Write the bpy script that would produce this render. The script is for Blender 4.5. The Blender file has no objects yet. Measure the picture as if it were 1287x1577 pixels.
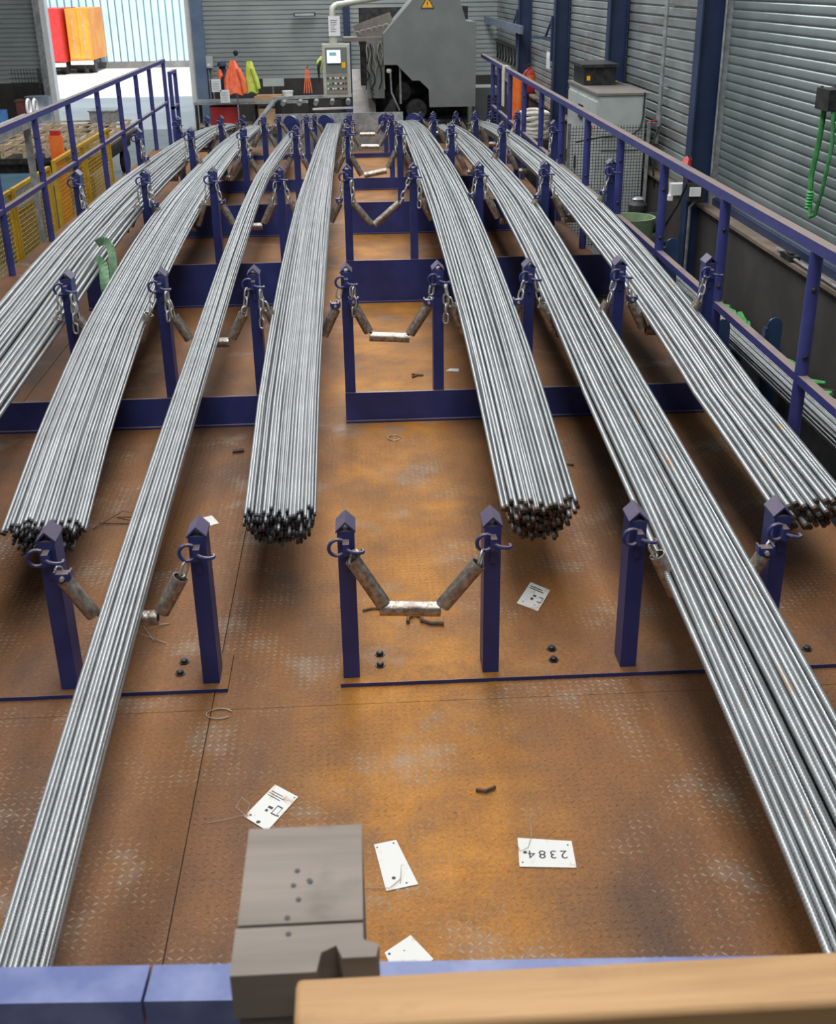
import bpy, math, random
import numpy as np
from mathutils import Vector, Matrix
R = math.radians
rnd = random.Random(7)
scn = bpy.context.scene
COL = scn.collection

# ------------------------------------------------------------------ camera
F_PX, PITCH, YAW, ROLL, CAM_Z = 1757.9, 0.43601, 0.04678, 0.01447, 2.2836
cam_d = bpy.data.cameras.new('camera'); cam = bpy.data.objects.new('camera', cam_d); COL.objects.link(cam)
cam_d.sensor_fit = 'HORIZONTAL'; cam_d.sensor_width = 36.0; cam_d.lens = F_PX / 1287 * 36.0
cam_d.clip_start = 0.05; cam_d.clip_end = 300
cam_d.dof.use_dof = True; cam_d.dof.focus_distance = 6.5; cam_d.dof.aperture_fstop = 13
fw = Vector((math.sin(YAW) * math.cos(PITCH), math.cos(YAW) * math.cos(PITCH), -math.sin(PITCH)))
rt = Vector((math.cos(YAW), -math.sin(YAW), 0)); dn = fw.cross(rt)
r2 = rt * math.cos(ROLL) + dn * math.sin(ROLL); d2 = dn * math.cos(ROLL) - rt * math.sin(ROLL)
cam.matrix_world = Matrix(((r2.x, -d2.x, -fw.x, 0), (r2.y, -d2.y, -fw.y, 0), (r2.z, -d2.z, -fw.z, CAM_Z), (0, 0, 0, 1)))
scn.camera = cam

# ------------------------------------------------------------------ world, sun, roof lights, exposure
scn.view_settings.view_transform = 'Standard'; scn.view_settings.look = 'None'
scn.view_settings.gamma = 1.0; scn.view_settings.use_curve_mapping = False
scn.view_settings.exposure = 0.0
w = bpy.data.worlds.new('sky'); scn.world = w; w.use_nodes = True
bg = w.node_tree.nodes['Background']; bg.inputs[0].default_value = (0.72, 0.85, 1.0, 1); bg.inputs[1].default_value = 1.3
sun_d = bpy.data.lights.new('sun', 'SUN'); sun = bpy.data.objects.new('sun', sun_d); COL.objects.link(sun)
sun_d.energy = 6.0; sun_d.angle = R(0.6); sun_d.color = (1.0, 0.96, 0.9)
sun.rotation_euler = Vector((-0.25, 0.75, -0.72)).to_track_quat('-Z', 'Y').to_euler()
def roof_light(x, y, sx, sy, watts, z=6.6):
    d = bpy.data.lights.new('roof_light', 'AREA'); o = bpy.data.objects.new('roof_light', d); COL.objects.link(o)
    d.shape = 'RECTANGLE'; d.size = sx; d.size_y = sy; d.energy = watts; d.color = (0.96, 0.98, 1.0)
    o.location = (x, y, z)
roof_light(0.4, 6.0, 2.4, 16.0, 950)
roof_light(0.4, 21.5, 2.4, 12.0, 900)
roof_light(-5.5, 9.0, 2.0, 24.0, 750)

# ------------------------------------------------------------------ helpers
WO = {}
def wo(o): return WO[o.name] if o else Vector((0, 0, 0))
class MB:
    def __init__(s): s.v = []; s.f = []; s.m = []; s.uv = None
    def add(s, vs, fs, mi=0):
        b = len(s.v); s.v += [tuple(p) for p in vs]; s.f += [tuple(b + i for i in f) for f in fs]; s.m += [mi] * len(fs); return s
    def bx(s, x0, x1, y0, y1, z0, z1, mi=0):
        return s.add([(x0, y0, z0), (x1, y0, z0), (x1, y1, z0), (x0, y1, z0), (x0, y0, z1), (x1, y0, z1), (x1, y1, z1), (x0, y1, z1)],
                     [(0, 3, 2, 1), (4, 5, 6, 7), (0, 1, 5, 4), (1, 2, 6, 5), (2, 3, 7, 6), (3, 0, 4, 7)], mi)
    def bar(s, p0, p1, wd, ht, up=(0, 0, 1), mi=0):
        p0, p1 = Vector(p0), Vector(p1); t = (p1 - p0).normalized(); u = Vector(up)
        sd = t.cross(u)
        if sd.length < 1e-4: sd = t.cross(Vector((0, 1, 0)))
        sd.normalize(); u = sd.cross(t).normalized(); vs = []
        for p in (p0, p1):
            for a, b in ((-1, -1), (1, -1), (1, 1), (-1, 1)): vs.append(p + sd * (a * wd / 2) + u * (b * ht / 2))
        return s.add(vs, [(0, 1, 2, 3), (4, 7, 6, 5), (0, 4, 5, 1), (1, 5, 6, 2), (2, 6, 7, 3), (3, 7, 4, 0)], mi)
    def tube(s, pts, r, n=8, closed=False, cap=True, mi=0):
        pts = [Vector(p) for p in pts]; k = len(pts); rings = []; prev = None
        rr = r if isinstance(r, (list, tuple)) else [r] * k
        for i, p in enumerate(pts):
            if closed: t = pts[(i + 1) % k] - pts[i - 1]
            else: t = pts[min(i + 1, k - 1)] - pts[max(i - 1, 0)]
            t.normalize()
            if prev is None:
                a = Vector((0, 0, 1)) if abs(t.z) < 0.9 else Vector((1, 0, 0)); u = t.cross(a).normalized()
            else:
                u = prev - t * prev.dot(t); u.normalize()
            prev = u; v = t.cross(u)
            rings.append([p + (u * math.cos(2 * math.pi * j / n) + v * math.sin(2 * math.pi * j / n)) * rr[i] for j in range(n)])
        vs = [q for g in rings for q in g]; fs = []
        for i in range(k if closed else k - 1):
            a, b = i * n, ((i + 1) % k) * n
            for j in range(n): fs.append((a + j, a + (j + 1) % n, b + (j + 1) % n, b + j))
        if cap and not closed:
            fs.append(tuple(range(n - 1, -1, -1))); fs.append(tuple((k - 1) * n + j for j in range(n)))
        return s.add(vs, fs, mi)
    def lathe(s, prof, c, n=16, mi=0):
        c = Vector(c); vs = []; fs = []
        for r_, z in prof:
            for j in range(n): vs.append((c.x + r_ * math.cos(2 * math.pi * j / n), c.y + r_ * math.sin(2 * math.pi * j / n), c.z + z))
        for i in range(len(prof) - 1):
            for j in range(n): fs.append((i * n + j, i * n + (j + 1) % n, (i + 1) * n + (j + 1) % n, (i + 1) * n + j))
        fs.append(tuple(range(n - 1, -1, -1))); fs.append(tuple((len(prof) - 1) * n + j for j in range(n)))
        return s.add(vs, fs, mi)
    def prism(s, poly, ax, a, b, mi=0):
        # poly: list of 2D points; ax = extrusion axis
        def P(p, t): return {'x': (t, p[0], p[1]), 'y': (p[0], t, p[1]), 'z': (p[0], p[1], t)}[ax]
        n = len(poly); vs = [P(p, a) for p in poly] + [P(p, b) for p in poly]
        fs = [tuple(range(n - 1, -1, -1)), tuple(range(n, 2 * n))] + [(i, (i + 1) % n, n + (i + 1) % n, n + i) for i in range(n)]
        return s.add(vs, fs, mi)
    def profile(s, pts, ax, a, b, mi=0):
        # open sheet: pts extruded along ax
        def P(p, t): return {'x': (t, p[0], p[1]), 'y': (p[0], t, p[1])}[ax]
        n = len(pts); vs = [P(p, a) for p in pts] + [P(p, b) for p in pts]
        return s.add(vs, [(i, i + 1, n + i + 1, n + i) for i in range(n - 1)], mi)
    def mesh(s, name, mats, org, angle=40):
        me = bpy.data.meshes.new(name)
        me.from_pydata([(p[0] - org[0], p[1] - org[1], p[2] - org[2]) for p in s.v], [], s.f)
        for m in (mats if isinstance(mats, (list, tuple)) else [mats]): me.materials.append(m)
        if any(s.m): me.polygons.foreach_set('material_index', s.m)
        import bmesh
        bm = bmesh.new(); bm.from_mesh(me); bmesh.ops.recalc_face_normals(bm, faces=bm.faces); bm.to_mesh(me); bm.free()
        me.polygons.foreach_set('use_smooth', [True] * len(me.polygons))
        me.set_sharp_from_angle(angle=R(angle)); me.update()
        return me
    def build(s, name, mats, parent=None, org=None, angle=40):
        xs = [p[0] for p in s.v]; ys = [p[1] for p in s.v]; zs = [p[2] for p in s.v]
        if org is None:
            org = Vector(((min(xs) + max(xs)) / 2, (min(ys) + max(ys)) / 2, min(zs) if parent is None else (min(zs) + max(zs)) / 2))
        o = bpy.data.objects.new(name, s.mesh(name, mats, org, angle)); COL.objects.link(o)
        if parent: o.parent = parent
        o.location = org - wo(parent); WO[o.name] = Vector(org); return o
def empty(name, loc):
    o = bpy.data.objects.new(name, None); COL.objects.link(o); o.location = loc; o.empty_display_size = 0.1
    WO[o.name] = Vector(loc); return o
def inst(me, name, parent, loc, rot=None):
    o = bpy.data.objects.new(name, me); COL.objects.link(o)
    if parent: o.parent = parent
    o.location = Vector(loc) - wo(parent)
    if rot is not None:
        o.rotation_mode = 'QUATERNION'; o.rotation_quaternion = rot
    WO[o.name] = Vector(loc); return o
def tag(o, label, cat, group=None):
    o['label'] = label; o['category'] = cat
    if group: o['group'] = group
    return o
def struct(o, label=None):
    o['kind'] = 'structure'
    if label: o['label'] = label
    return o
def thing(name, loc, label, cat, group=None): return tag(empty(name, loc), label, cat, group)
def one(name, mb, mat, label, cat, group=None, angle=40): return tag(mb.build(name, mat, angle=angle), label, cat, group)

# ------------------------------------------------------------------ materials
def base_mat(name, rough=0.5, metal=0.0):
    m = bpy.data.materials.new(name); m.use_nodes = True; nt = m.node_tree
    b = nt.nodes['Principled BSDF']; b.inputs['Roughness'].default_value = rough; b.inputs['Metallic'].default_value = metal
    return m, nt, b
def N(nt, t, **k):
    n = nt.nodes.new(t)
    for a, v in k.items(): setattr(n, a, v)
    return n
def noise(nt, scale, detail=4.0, rough=0.55, vec=None):
    n = N(nt, 'ShaderNodeTexNoise'); n.inputs['Scale'].default_value = scale; n.inputs['Detail'].default_value = detail; n.inputs['Roughness'].default_value = rough
    if vec is None:
        g = N(nt, 'ShaderNodeNewGeometry'); vec = g.outputs['Position']
    nt.links.new(vec, n.inputs['Vector']); return n.outputs['Fac']
def ramp(nt, fac, stops):
    r = N(nt, 'ShaderNodeValToRGB'); e = r.color_ramp.elements
    while len(e) < len(stops): e.new(0.5)
    for el, (p, c) in zip(e, stops):
        el.position = p; el.color = (c[0], c[1], c[2], 1) if isinstance(c, (tuple, list)) else (c, c, c, 1)
    nt.links.new(fac, r.inputs[0]); return r.outputs[0]
def mix(nt, fac, a, b, mode='MIX'):
    n = N(nt, 'ShaderNodeMix', data_type='RGBA', blend_type=mode)
    for sock, v in ((n.inputs[0], fac), (n.inputs[6], a), (n.inputs[7], b)):
        if hasattr(v, 'is_output'): nt.links.new(v, sock)
        elif isinstance(v, (int, float)): sock.default_value = v
        else: sock.default_value = (v[0], v[1], v[2], 1)
    return n.outputs[2]
def bump(nt, b, h, strength=0.3, dist=0.01):
    n = N(nt, 'ShaderNodeBump'); n.inputs['Strength'].default_value = strength; n.inputs['Distance'].default_value = dist
    nt.links.new(h, n.inputs['Height']); nt.links.new(n.outputs[0], b.inputs['Normal'])
def mat(name, c1, c2=None, scale=6.0, rough=0.5, metal=0.0, lo=0.4, hi=0.65, bmp=0.0, bscale=60.0, spec=None):
    m, nt, b = base_mat(name, rough, metal)
    if spec is not None: b.inputs['Specular IOR Level'].default_value = spec
    if c2 is None: b.inputs['Base Color'].default_value = (*c1, 1)
    else: nt.links.new(ramp(nt, noise(nt, scale), [(lo, c1), (hi, c2)]), b.inputs['Base Color'])
    if bmp: bump(nt, b, noise(nt, bscale), bmp)
    return m
def dusty(name, c1, c2, dust, amt=0.9):
    """paint with scuffs; brown mill dust has settled on level faces"""
    m, nt, b = base_mat(name, 0.42)
    col = ramp(nt, noise(nt, 9.0, 6), [(0.42, c1), (0.7, c2)])
    g = N(nt, 'ShaderNodeNewGeometry'); sp = N(nt, 'ShaderNodeSeparateXYZ'); nt.links.new(g.outputs['Normal'], sp.inputs[0])
    up = ramp(nt, sp.outputs['Z'], [(0.55, 0.0), (0.85, amt)])
    pat = ramp(nt, noise(nt, 7.0, 5), [(0.25, 0.45), (0.5, 1.0)])
    k = N(nt, 'ShaderNodeMath', operation='MULTIPLY'); nt.links.new(up, k.inputs[0]); nt.links.new(pat, k.inputs[1])
    nt.links.new(mix(nt, k.outputs[0], col, dust), b.inputs['Base Color'])
    chips = ramp(nt, noise(nt, 55.0, 3), [(0.70, 0.0), (0.74, 1.0)])
    return m
M = {}
M['blue'] = dusty('blue_paint', (0.017, 0.026, 0.125), (0.026, 0.036, 0.155), (0.20, 0.14, 0.11), 0.85)
M['blue_rail'] = dusty('rail_paint', (0.030, 0.036, 0.165), (0.045, 0.050, 0.20), (0.24, 0.18, 0.155), 1.0)
M['blue_clean'] = mat('blue_front_rail', (0.085, 0.11, 0.26), (0.16, 0.185, 0.34), 14, 0.4)
M['blue_col'] = mat('column_paint', (0.013, 0.026, 0.070), (0.020, 0.037, 0.092), 4, 0.42)
M['pipe'] = mat('worn_pipe', (0.22, 0.175, 0.14), (0.50, 0.45, 0.40), 45, 0.30, 0.75, 0.35, 0.7, 0.25, 120)
M['chain'] = mat('chain_steel', (0.40, 0.375, 0.35), (0.58, 0.56, 0.53), 30, 0.36, 0.6)
M['tipdark'] = mat('bar_tip_black', (0.012, 0.012, 0.016), (0.05, 0.05, 0.055), 40, 0.5, 0.2)
M['tiprust'] = mat('bar_tip_rust', (0.022, 0.015, 0.012), (0.11, 0.06, 0.035), 55, 0.6, 0.2)
M['galv'] = mat('galvanised', (0.28, 0.29, 0.29), (0.45, 0.46, 0.46), 14, 0.4, 0.5)
M['concrete'] = mat('hall_concrete', (0.10, 0.10, 0.10), (0.17, 0.165, 0.16), 1.3, 0.45)
M['dado'] = mat('dark_concrete_wall', (0.028, 0.024, 0.021), (0.05, 0.043, 0.037), 2.0, 0.8)
M['dadotop'] = mat('dusty_ledge', (0.13, 0.095, 0.07), (0.20, 0.15, 0.11), 5, 0.8)
M['clad'] = mat('grey_cladding', (0.18, 0.205, 0.205), (0.285, 0.305, 0.30), 1.1, 0.45, 0.15)
M['clad_back'] = mat('back_cladding', (0.25, 0.275, 0.268), (0.32, 0.34, 0.332), 0.9, 0.5, 0.1)
def grimy(name, c1, c2, c3):
    m, nt, b = base_mat(name, 0.45, 0.15)
    col = ramp(nt, noise(nt, 1.1), [(0.4, c1), (0.65, c2)])
    g = N(nt, 'ShaderNodeNewGeometry'); mp = N(nt, 'ShaderNodeMapping'); mp.inputs['Scale'].default_value = (1, 0.35, 1.6); nt.links.new(g.outputs['Position'], mp.inputs[0])
    st = ramp(nt, noise(nt, 1.5, 7, 0.7, mp.outputs[0]), [(0.47, 0.0), (0.66, 0.75)])
    nt.links.new(mix(nt, st, col, c3), b.inputs['Base Color']); return m
M['clad'] = grimy('grey_cladding_grimy', (0.20, 0.225, 0.225), (0.29, 0.31, 0.305), (0.115, 0.10, 0.085))
M['slat'] = mat('shutter_slat', (0.165, 0.205, 0.20), (0.23, 0.27, 0.265), 1.6, 0.36, 0.3)
M['roof'] = mat('roof_sheet', (0.30, 0.31, 0.31), None, rough=0.7)
M['plaster'] = mat('hall_wall', (0.30, 0.31, 0.31), (0.36, 0.36, 0.36), 1, 0.7)
M['asphalt'] = mat('yard_concrete', (0.50, 0.49, 0.46), (0.62, 0.60, 0.57), 0.5, 0.85)
M['facade'] = mat('pale_facade', (0.36, 0.50, 0.54), (0.41, 0.55, 0.59), 0.8, 0.5)
M['facade_gap'] = mat('facade_joint', (0.07, 0.12, 0.15), None, rough=0.7)
M['red'] = mat('red_paint', (0.42, 0.018, 0.016), (0.52, 0.03, 0.025), 8, 0.45)
M['orange_truck'] = mat('orange_panel', (0.62, 0.19, 0.012), (0.70, 0.28, 0.03), 1.4, 0.5)
M['white'] = mat('white_paint', (0.72, 0.72, 0.70), (0.80, 0.80, 0.78), 9, 0.5)
M['black'] = mat('black_rubber', (0.012, 0.012, 0.013), (0.03, 0.03, 0.03), 15, 0.55)
M['dark'] = mat('dark_steel', (0.018, 0.018, 0.02), (0.05, 0.048, 0.045), 12, 0.45, 0.4)
M['machine'] = mat('machine_grey', (0.145, 0.16, 0.15), (0.175, 0.19, 0.18), 3, 0.5)
M['panelgrey'] = mat('panel_grey', (0.42, 0.43, 0.36), (0.50, 0.50, 0.43), 10, 0.45)
M['paneldark'] = mat('panel_face', (0.16, 0.18, 0.16), None, rough=0.4)
M['keypad'] = mat('keypad_face', (0.26, 0.25, 0.21), None, rough=0.5)
M['yellow'] = mat('yellow_paint', (0.50, 0.29, 0.015), (0.58, 0.36, 0.03), 12, 0.5)
M['warn'] = mat('warning_yellow', (0.85, 0.42, 0.01), None, rough=0.45)
M['orange'] = mat('orange_plastic', (0.72, 0.12, 0.015), (0.80, 0.20, 0.03), 6, 0.5)
M['hiviz'] = mat('orange_cloth', (0.85, 0.14, 0.05), (0.95, 0.24, 0.12), 9, 0.8)
M['lime'] = mat('lime_cloth', (0.48, 0.58, 0.06), (0.60, 0.70, 0.16), 9, 0.8)
M['navycloth'] = mat('navy_cloth', (0.02, 0.025, 0.06), (0.04, 0.05, 0.10), 9, 0.8)
M['green'] = mat('green_webbing', (0.025, 0.16, 0.04), (0.05, 0.30, 0.08), 14, 0.75)
M['palegreen'] = mat('pale_green_strap', (0.10, 0.20, 0.11), (0.17, 0.30, 0.17), 20, 0.75)
M['bucketgreen'] = mat('green_plastic', (0.16, 0.24, 0.13), (0.24, 0.31, 0.18), 9, 0.5)
M['cabinet'] = mat('cabinet_grey', (0.38, 0.42, 0.40), (0.45, 0.48, 0.455), 4, 0.45)
M['cabtop'] = mat('dusty_cabinet_top', (0.15, 0.13, 0.115), (0.20, 0.175, 0.155), 6, 0.7)
M['rope'] = mat('white_hose', (0.55, 0.52, 0.44), (0.66, 0.63, 0.54), 20, 0.7)
M['bluebin'] = mat('light_blue_bin', (0.06, 0.22, 0.55), (0.10, 0.30, 0.65), 5, 0.45)
M['batten'] = mat('pale_timber', (0.40, 0.30, 0.19), (0.56, 0.44, 0.30), 10, 0.75)
M['card'] = mat('cardboard', (0.40, 0.25, 0.14), (0.48, 0.32, 0.19), 6, 0.8)
M['paper'] = mat('paper', (0.70, 0.72, 0.74), (0.78, 0.79, 0.80), 30, 0.8)
M['ink'] = mat('black_ink', (0.03, 0.03, 0.04), None, rough=0.7)
M['cable'] = mat('grey_cable', (0.22, 0.21, 0.17), (0.30, 0.28, 0.22), 20, 0.5)
M['wire'] = mat('tie_wire', (0.42, 0.36, 0.28), (0.60, 0.52, 0.42), 40, 0.4, 0.6)
M['rustwire'] = mat('rusty_wire', (0.07, 0.04, 0.025), (0.14, 0.075, 0.04), 50, 0.7, 0.2)
M['green_btn'] = mat('green_button', (0.03, 0.45, 0.30), None, rough=0.4)
M['barrel'] = mat('drum_steel', (0.28, 0.33, 0.40), (0.36, 0.42, 0.48), 6, 0.4, 0.4)
# tag card: white with rust stains
def tag_mat():
    m, nt, b = base_mat('tag_card', 0.6)
    st = ramp(nt, noise(nt, 16.0, 6, 0.7), [(0.56, 0.0), (0.70, 1.0)])
    nt.links.new(mix(nt, st, (0.60, 0.59, 0.55), (0.40, 0.24, 0.12)), b.inputs['Base Color']); return m
M['tag'] = tag_mat()
def screen_mat():
    m, nt, b = base_mat('screen', 0.3); b.inputs['Base Color'].default_value = (0.8, 0.85, 0.9, 1)
    b.inputs['Emission Color'].default_value = (0.85, 0.92, 1, 1); b.inputs['Emission Strength'].default_value = 0.7; return m
M['screen'] = screen_mat()
def wood_mat(name, c1, c2, c3, axis, scale=18.0):
    m, nt, b = base_mat(name, 0.75)
    tc = N(nt, 'ShaderNodeTexCoord'); mp = N(nt, 'ShaderNodeMapping'); s = [1, 1, 1]; s[axis] = 0.07
    mp.inputs['Scale'].default_value = s; nt.links.new(tc.outputs['Object'], mp.inputs[0])
    f = noise(nt, scale * 3, 6, 0.6, mp.outputs[0]); f2 = noise(nt, 4.0, 3, 0.5, mp.outputs[0]); blot = noise(nt, 9.0, 4)
    col = mix(nt, ramp(nt, f, [(0.35, 0.0), (0.7, 1.0)]), c1, c2)
    col = mix(nt, ramp(nt, blot, [(0.56, 0.0), (0.72, 0.8)]), col, c3)
    nt.links.new(col, b.inputs['Base Color']); bump(nt, b, f, 0.25, 0.004); return m
M['wood_grey'] = wood_mat('weathered_timber', (0.155, 0.128, 0.104), (0.24, 0.20, 0.167), (0.105, 0.083, 0.065), 0, 9)
M['wood_tan'] = wood_mat('tan_timber', (0.33, 0.185, 0.075), (0.46, 0.275, 0.125), (0.25, 0.13, 0.055), 0, 14)
def rust_mat(name, metalbias):
    """rusted tread plate: orange rust tracked along the empty middle lane, brown elsewhere, bare worn metal in patches"""
    m, nt, b = base_mat(name, 0.5); b.inputs['Specular IOR Level'].default_value = 0.28
    g = N(nt, 'ShaderNodeNewGeometry'); pos = g.outputs['Position']
    sx = N(nt, 'ShaderNodeSeparateXYZ'); nt.links.new(pos, sx.inputs[0])
    mp = N(nt, 'ShaderNodeMapping'); mp.inputs['Scale'].default_value = (1, 0.45, 1); nt.links.new(pos, mp.inputs[0])
    wob = noise(nt, 1.4, 3, 0.5)
    a = N(nt, 'ShaderNodeMath', operation='MULTIPLY_ADD'); nt.links.new(wob, a.inputs[0]); a.inputs[1].default_value = 0.55; nt.links.new(sx.outputs['X'], a.inputs[2])
    c = N(nt, 'ShaderNodeMath', operation='SUBTRACT'); nt.links.new(a.outputs[0], c.inputs[0]); c.inputs[1].default_value = 0.43
    d = N(nt, 'ShaderNodeMath', operation='ABSOLUTE'); nt.links.new(c.outputs[0], d.inputs[0])
    lane = ramp(nt, d.outputs[0], [(0.14, 1.0), (0.55, 0.0)])
    big = ramp(nt, noise(nt, 1.7, 6, 0.6, mp.outputs[0]), [(0.36, (0.086, 0.045, 0.025)), (0.50, (0.160, 0.070, 0.027)), (0.66, (0.235, 0.098, 0.027))])
    lanecol = ramp(nt, noise(nt, 3.2, 6, 0.65), [(0.32, (0.22, 0.10, 0.032)), (0.5, (0.36, 0.145, 0.020)), (0.68, (0.47, 0.20, 0.030))])
    lk = ramp(nt, noise(nt, 2.3, 5, 0.6), [(0.3, 0.35), (0.6, 1.0)])
    k = N(nt, 'ShaderNodeMath', operation='MULTIPLY'); nt.links.new(lane, k.inputs[0]); nt.links.new(lk, k.inputs[1])
    col = mix(nt, k.outputs[0], big, lanecol)
    fine = ramp(nt, noise(nt, 85.0, 3, 0.7), [(0.3, 0.72), (0.7, 1.22)])
    col = mix(nt, 1.0, col, fine, 'MULTIPLY')
    fl = ramp(nt, noise(nt, 190.0, 2, 0.5), [(0.655, 0.0), (0.70, 0.38)]); col = mix(nt, fl, col, (0.42, 0.29, 0.16))
    wear = ramp(nt, noise(nt, 2.6, 7, 0.65), [(0.56 - metalbias, 0.0), (0.70 - metalbias, 1.0)])
    wf = N(nt, 'ShaderNodeMath', operation='MULTIPLY'); nt.links.new(wear, wf.inputs[0]); wf.inputs[1].default_value = 0.62 if metalbias < 0.03 else 0.85
    col = mix(nt, wf.outputs[0], col, (0.23, 0.19, 0.15) if metalbias < 0.03 else (0.29, 0.225, 0.155))
    nt.links.new(col, b.inputs['Base Color'])
    rr = ramp(nt, wf.outputs[0], [(0.0, 0.62), (1.0, 0.36)]); nt.links.new(rr, b.inputs['Roughness'])
    mt = ramp(nt, wf.outputs[0], [(0.0, 0.0), (1.0, 0.45)]); nt.links.new(mt, b.inputs['Metallic'])
    bump(nt, b, noise(nt, 130.0, 4, 0.7), 0.28, 0.006); return m
M['rust'] = rust_mat('rusted_deck', 0.0)
M['rust_lug'] = rust_mat('rusted_lug', 0.085)
def bar_mat(name, c1, c2, pitch, rust=0.0):
    m, nt, b = base_mat(name, 0.34, 0.62)
    uv = N(nt, 'ShaderNodeUVMap'); sp = N(nt, 'ShaderNodeSeparateXYZ'); nt.links.new(uv.outputs[0], sp.inputs[0])
    # ribs: two rows of slanted crescent ribs around the bar, running down its length
    a = N(nt, 'ShaderNodeMath', operation='MULTIPLY'); nt.links.new(sp.outputs['Y'], a.inputs[0]); a.inputs[1].default_value = 2 * math.pi / pitch
    c = N(nt, 'ShaderNodeMath', operation='MULTIPLY_ADD'); nt.links.new(sp.outputs['X'], c.inputs[0]); c.inputs[1].default_value = 2 * math.pi; nt.links.new(a.outputs[0], c.inputs[2])
    s = N(nt, 'ShaderNodeMath', operation='SINE'); nt.links.new(c.outputs[0], s.inputs[0])
    t = N(nt, 'ShaderNodeMath', operation='MULTIPLY'); nt.links.new(sp.outputs['X'], t.inputs[0]); t.inputs[1].default_value = 2 * math.pi
    t2 = N(nt, 'ShaderNodeMath', operation='SINE'); nt.links.new(t.outputs[0], t2.inputs[0])
    t3 = N(nt, 'ShaderNodeMath', operation='ABSOLUTE'); nt.links.new(t2.outputs[0], t3.inputs[0])
    h = N(nt, 'ShaderNodeMath', operation='MULTIPLY'); nt.links.new(s.outputs[0], h.inputs[0]); nt.links.new(t3.outputs[0], h.inputs[1])
    g = N(nt, 'ShaderNodeNewGeometry'); oi = N(nt, 'ShaderNodeObjectInfo')
    col = ramp(nt, oi.outputs['Random'], [(0.0, c1), (1.0, c2)])
    sp_ = ramp(nt, noise(nt, 7.0, 3, 0.5), [(0.3, 0.85), (0.7, 1.08)]); col = mix(nt, 1.0, col, sp_, 'MULTIPLY')
    if rust:
        mp2 = N(nt, 'ShaderNodeMapping'); mp2.inputs['Scale'].default_value = (1, 0.10, 1); nt.links.new(g.outputs['Position'], mp2.inputs[0])
        st = ramp(nt, noise(nt, 34.0, 4, 0.6, mp2.outputs[0]), [(0.64, 0.0), (0.72, rust)])
        col = mix(nt, st, col, (0.36, 0.19, 0.07))
    nt.links.new(col, b.inputs['Base Color']); bump(nt, b, h.outputs[0], 0.30, 0.0010); return m
M['bar_thin'] = bar_mat('thin_bar_steel', (0.235, 0.245, 0.247), (0.37, 0.38, 0.382), 0.008)
M['bar_mid'] = bar_mat('mid_bar_steel', (0.235, 0.245, 0.247), (0.37, 0.38, 0.382), 0.009)
M['bar_thick'] = bar_mat('thick_bar_steel', (0.235, 0.245, 0.247), (0.37, 0.38, 0.382), 0.0115, 0.75)

# ------------------------------------------------------------------ the hall
FZ = -0.88           # hall floor; the deck is level 0
YB = 29.0; XR = 3.4; XL = -11.0; YN = -7.0; ZT = 7.2
floor = struct(MB().bx(XL, XR + 0.3, YN, YB, FZ - 0.2, FZ).build('floor', M['concrete']), 'dark concrete hall floor')
yard = struct(MB().bx(-40, 25, YB, 70, FZ - 0.2, FZ - 0.005).build('floor_yard', M['asphalt']), 'sunlit pale concrete yard outside the door')
struct(MB().bx(XL - 0.2, XL, YN, YB, FZ, ZT).build('wall_left', M['plaster']))
struct(MB().bx(XL - 0.2, XR + 0.5, YN - 0.2, YN, FZ, ZT).build('wall_near', M['plaster']))
ce = empty('ceiling', (0, 10, ZT)); struct(ce, 'grey sheet roof with long roof lights')
for x0, x1 in ((XL - 0.2, -6.6), (-4.4, -0.9), (1.7, XR + 0.5)): MB().bx(x0, x1, YN - 0.2, YB + 0.3, ZT, ZT + 0.15).build('roof_sheet', M['roof'], ce)
for x0, x1 in ((-6.6, -4.4), (-0.9, 1.7)): MB().bx(x0, x1, YN - 0.2, YB + 0.3, ZT + 0.01, ZT + 0.08).build('roof_light_glazing', M['white'], ce)

def clad_profile(z0, h, out, n=4, dep=0.022):
    """points (offset, z) of a ribbed panel; out = sign of the side the ribs stand proud on"""
    p = h / n; pts = [(0, z0)]
    for i in range(n):
        z = z0 + i * p
        pts += [(out * dep, z + 0.10 * p), (out * dep, z + 0.78 * p), (0, z + 0.88 * p), (0, z + p)]
    return pts
# back wall with the big door opening
DX0, DX1 = -7.13, -3.82
wb = empty('wall_back', (0, YB, FZ)); struct(wb, 'grey ribbed metal back wall over dark concrete plinth')
for x0, x1 in ((XL, DX0), (DX1, XR + 0.3)):
    MB().bx(x0, x1, YB, YB + 0.25, FZ, 0.2).build('plinth', M['dado'], wb)
    MB().bx(x0, x1, YB + 0.03, YB + 0.2, 3.4, ZT).build('upper_sheet', M['clad_back'], wb)
    MB().bx(x0, x1, YB + 0.06, YB + 0.2, 0.2, 3.4).build('leak_stop_sheet', M['clad_back'], wb)  # unseen sheet added so the bright yard doesn't leak through the panel joints
    for i in range(8):
        MB().profile([(YB + 0.04 + a, z) for a, z in clad_profile(0.2 + i * 0.4, 0.398, -1)], 'x', x0, x1).build('cladding_panel', M['clad_back'], wb, angle=20)
MB().bx(DX0, DX1, YB + 0.03, YB + 0.2, 4.2, ZT).build('lintel', M['clad_back'], wb)
tr = empty('trim_1', (DX0, YB, FZ)); struct(tr, 'pale grey jamb on the left of the open hall door')
MB().bx(DX0 - 0.16, DX0 - 0.02, YB - 0.10, YB + 0.25, FZ, 4.2).build('jamb_post', M['galv'], tr); MB().bx(DX0 - 0.02, DX0 + 0.10, YB - 0.04, YB + 0.25, FZ, 4.2).build('jamb_lining', M['white'], tr)
tr = empty('trim_2', (DX1, YB, FZ)); struct(tr, 'blue-grey jamb on the right of the open hall door')
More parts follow.
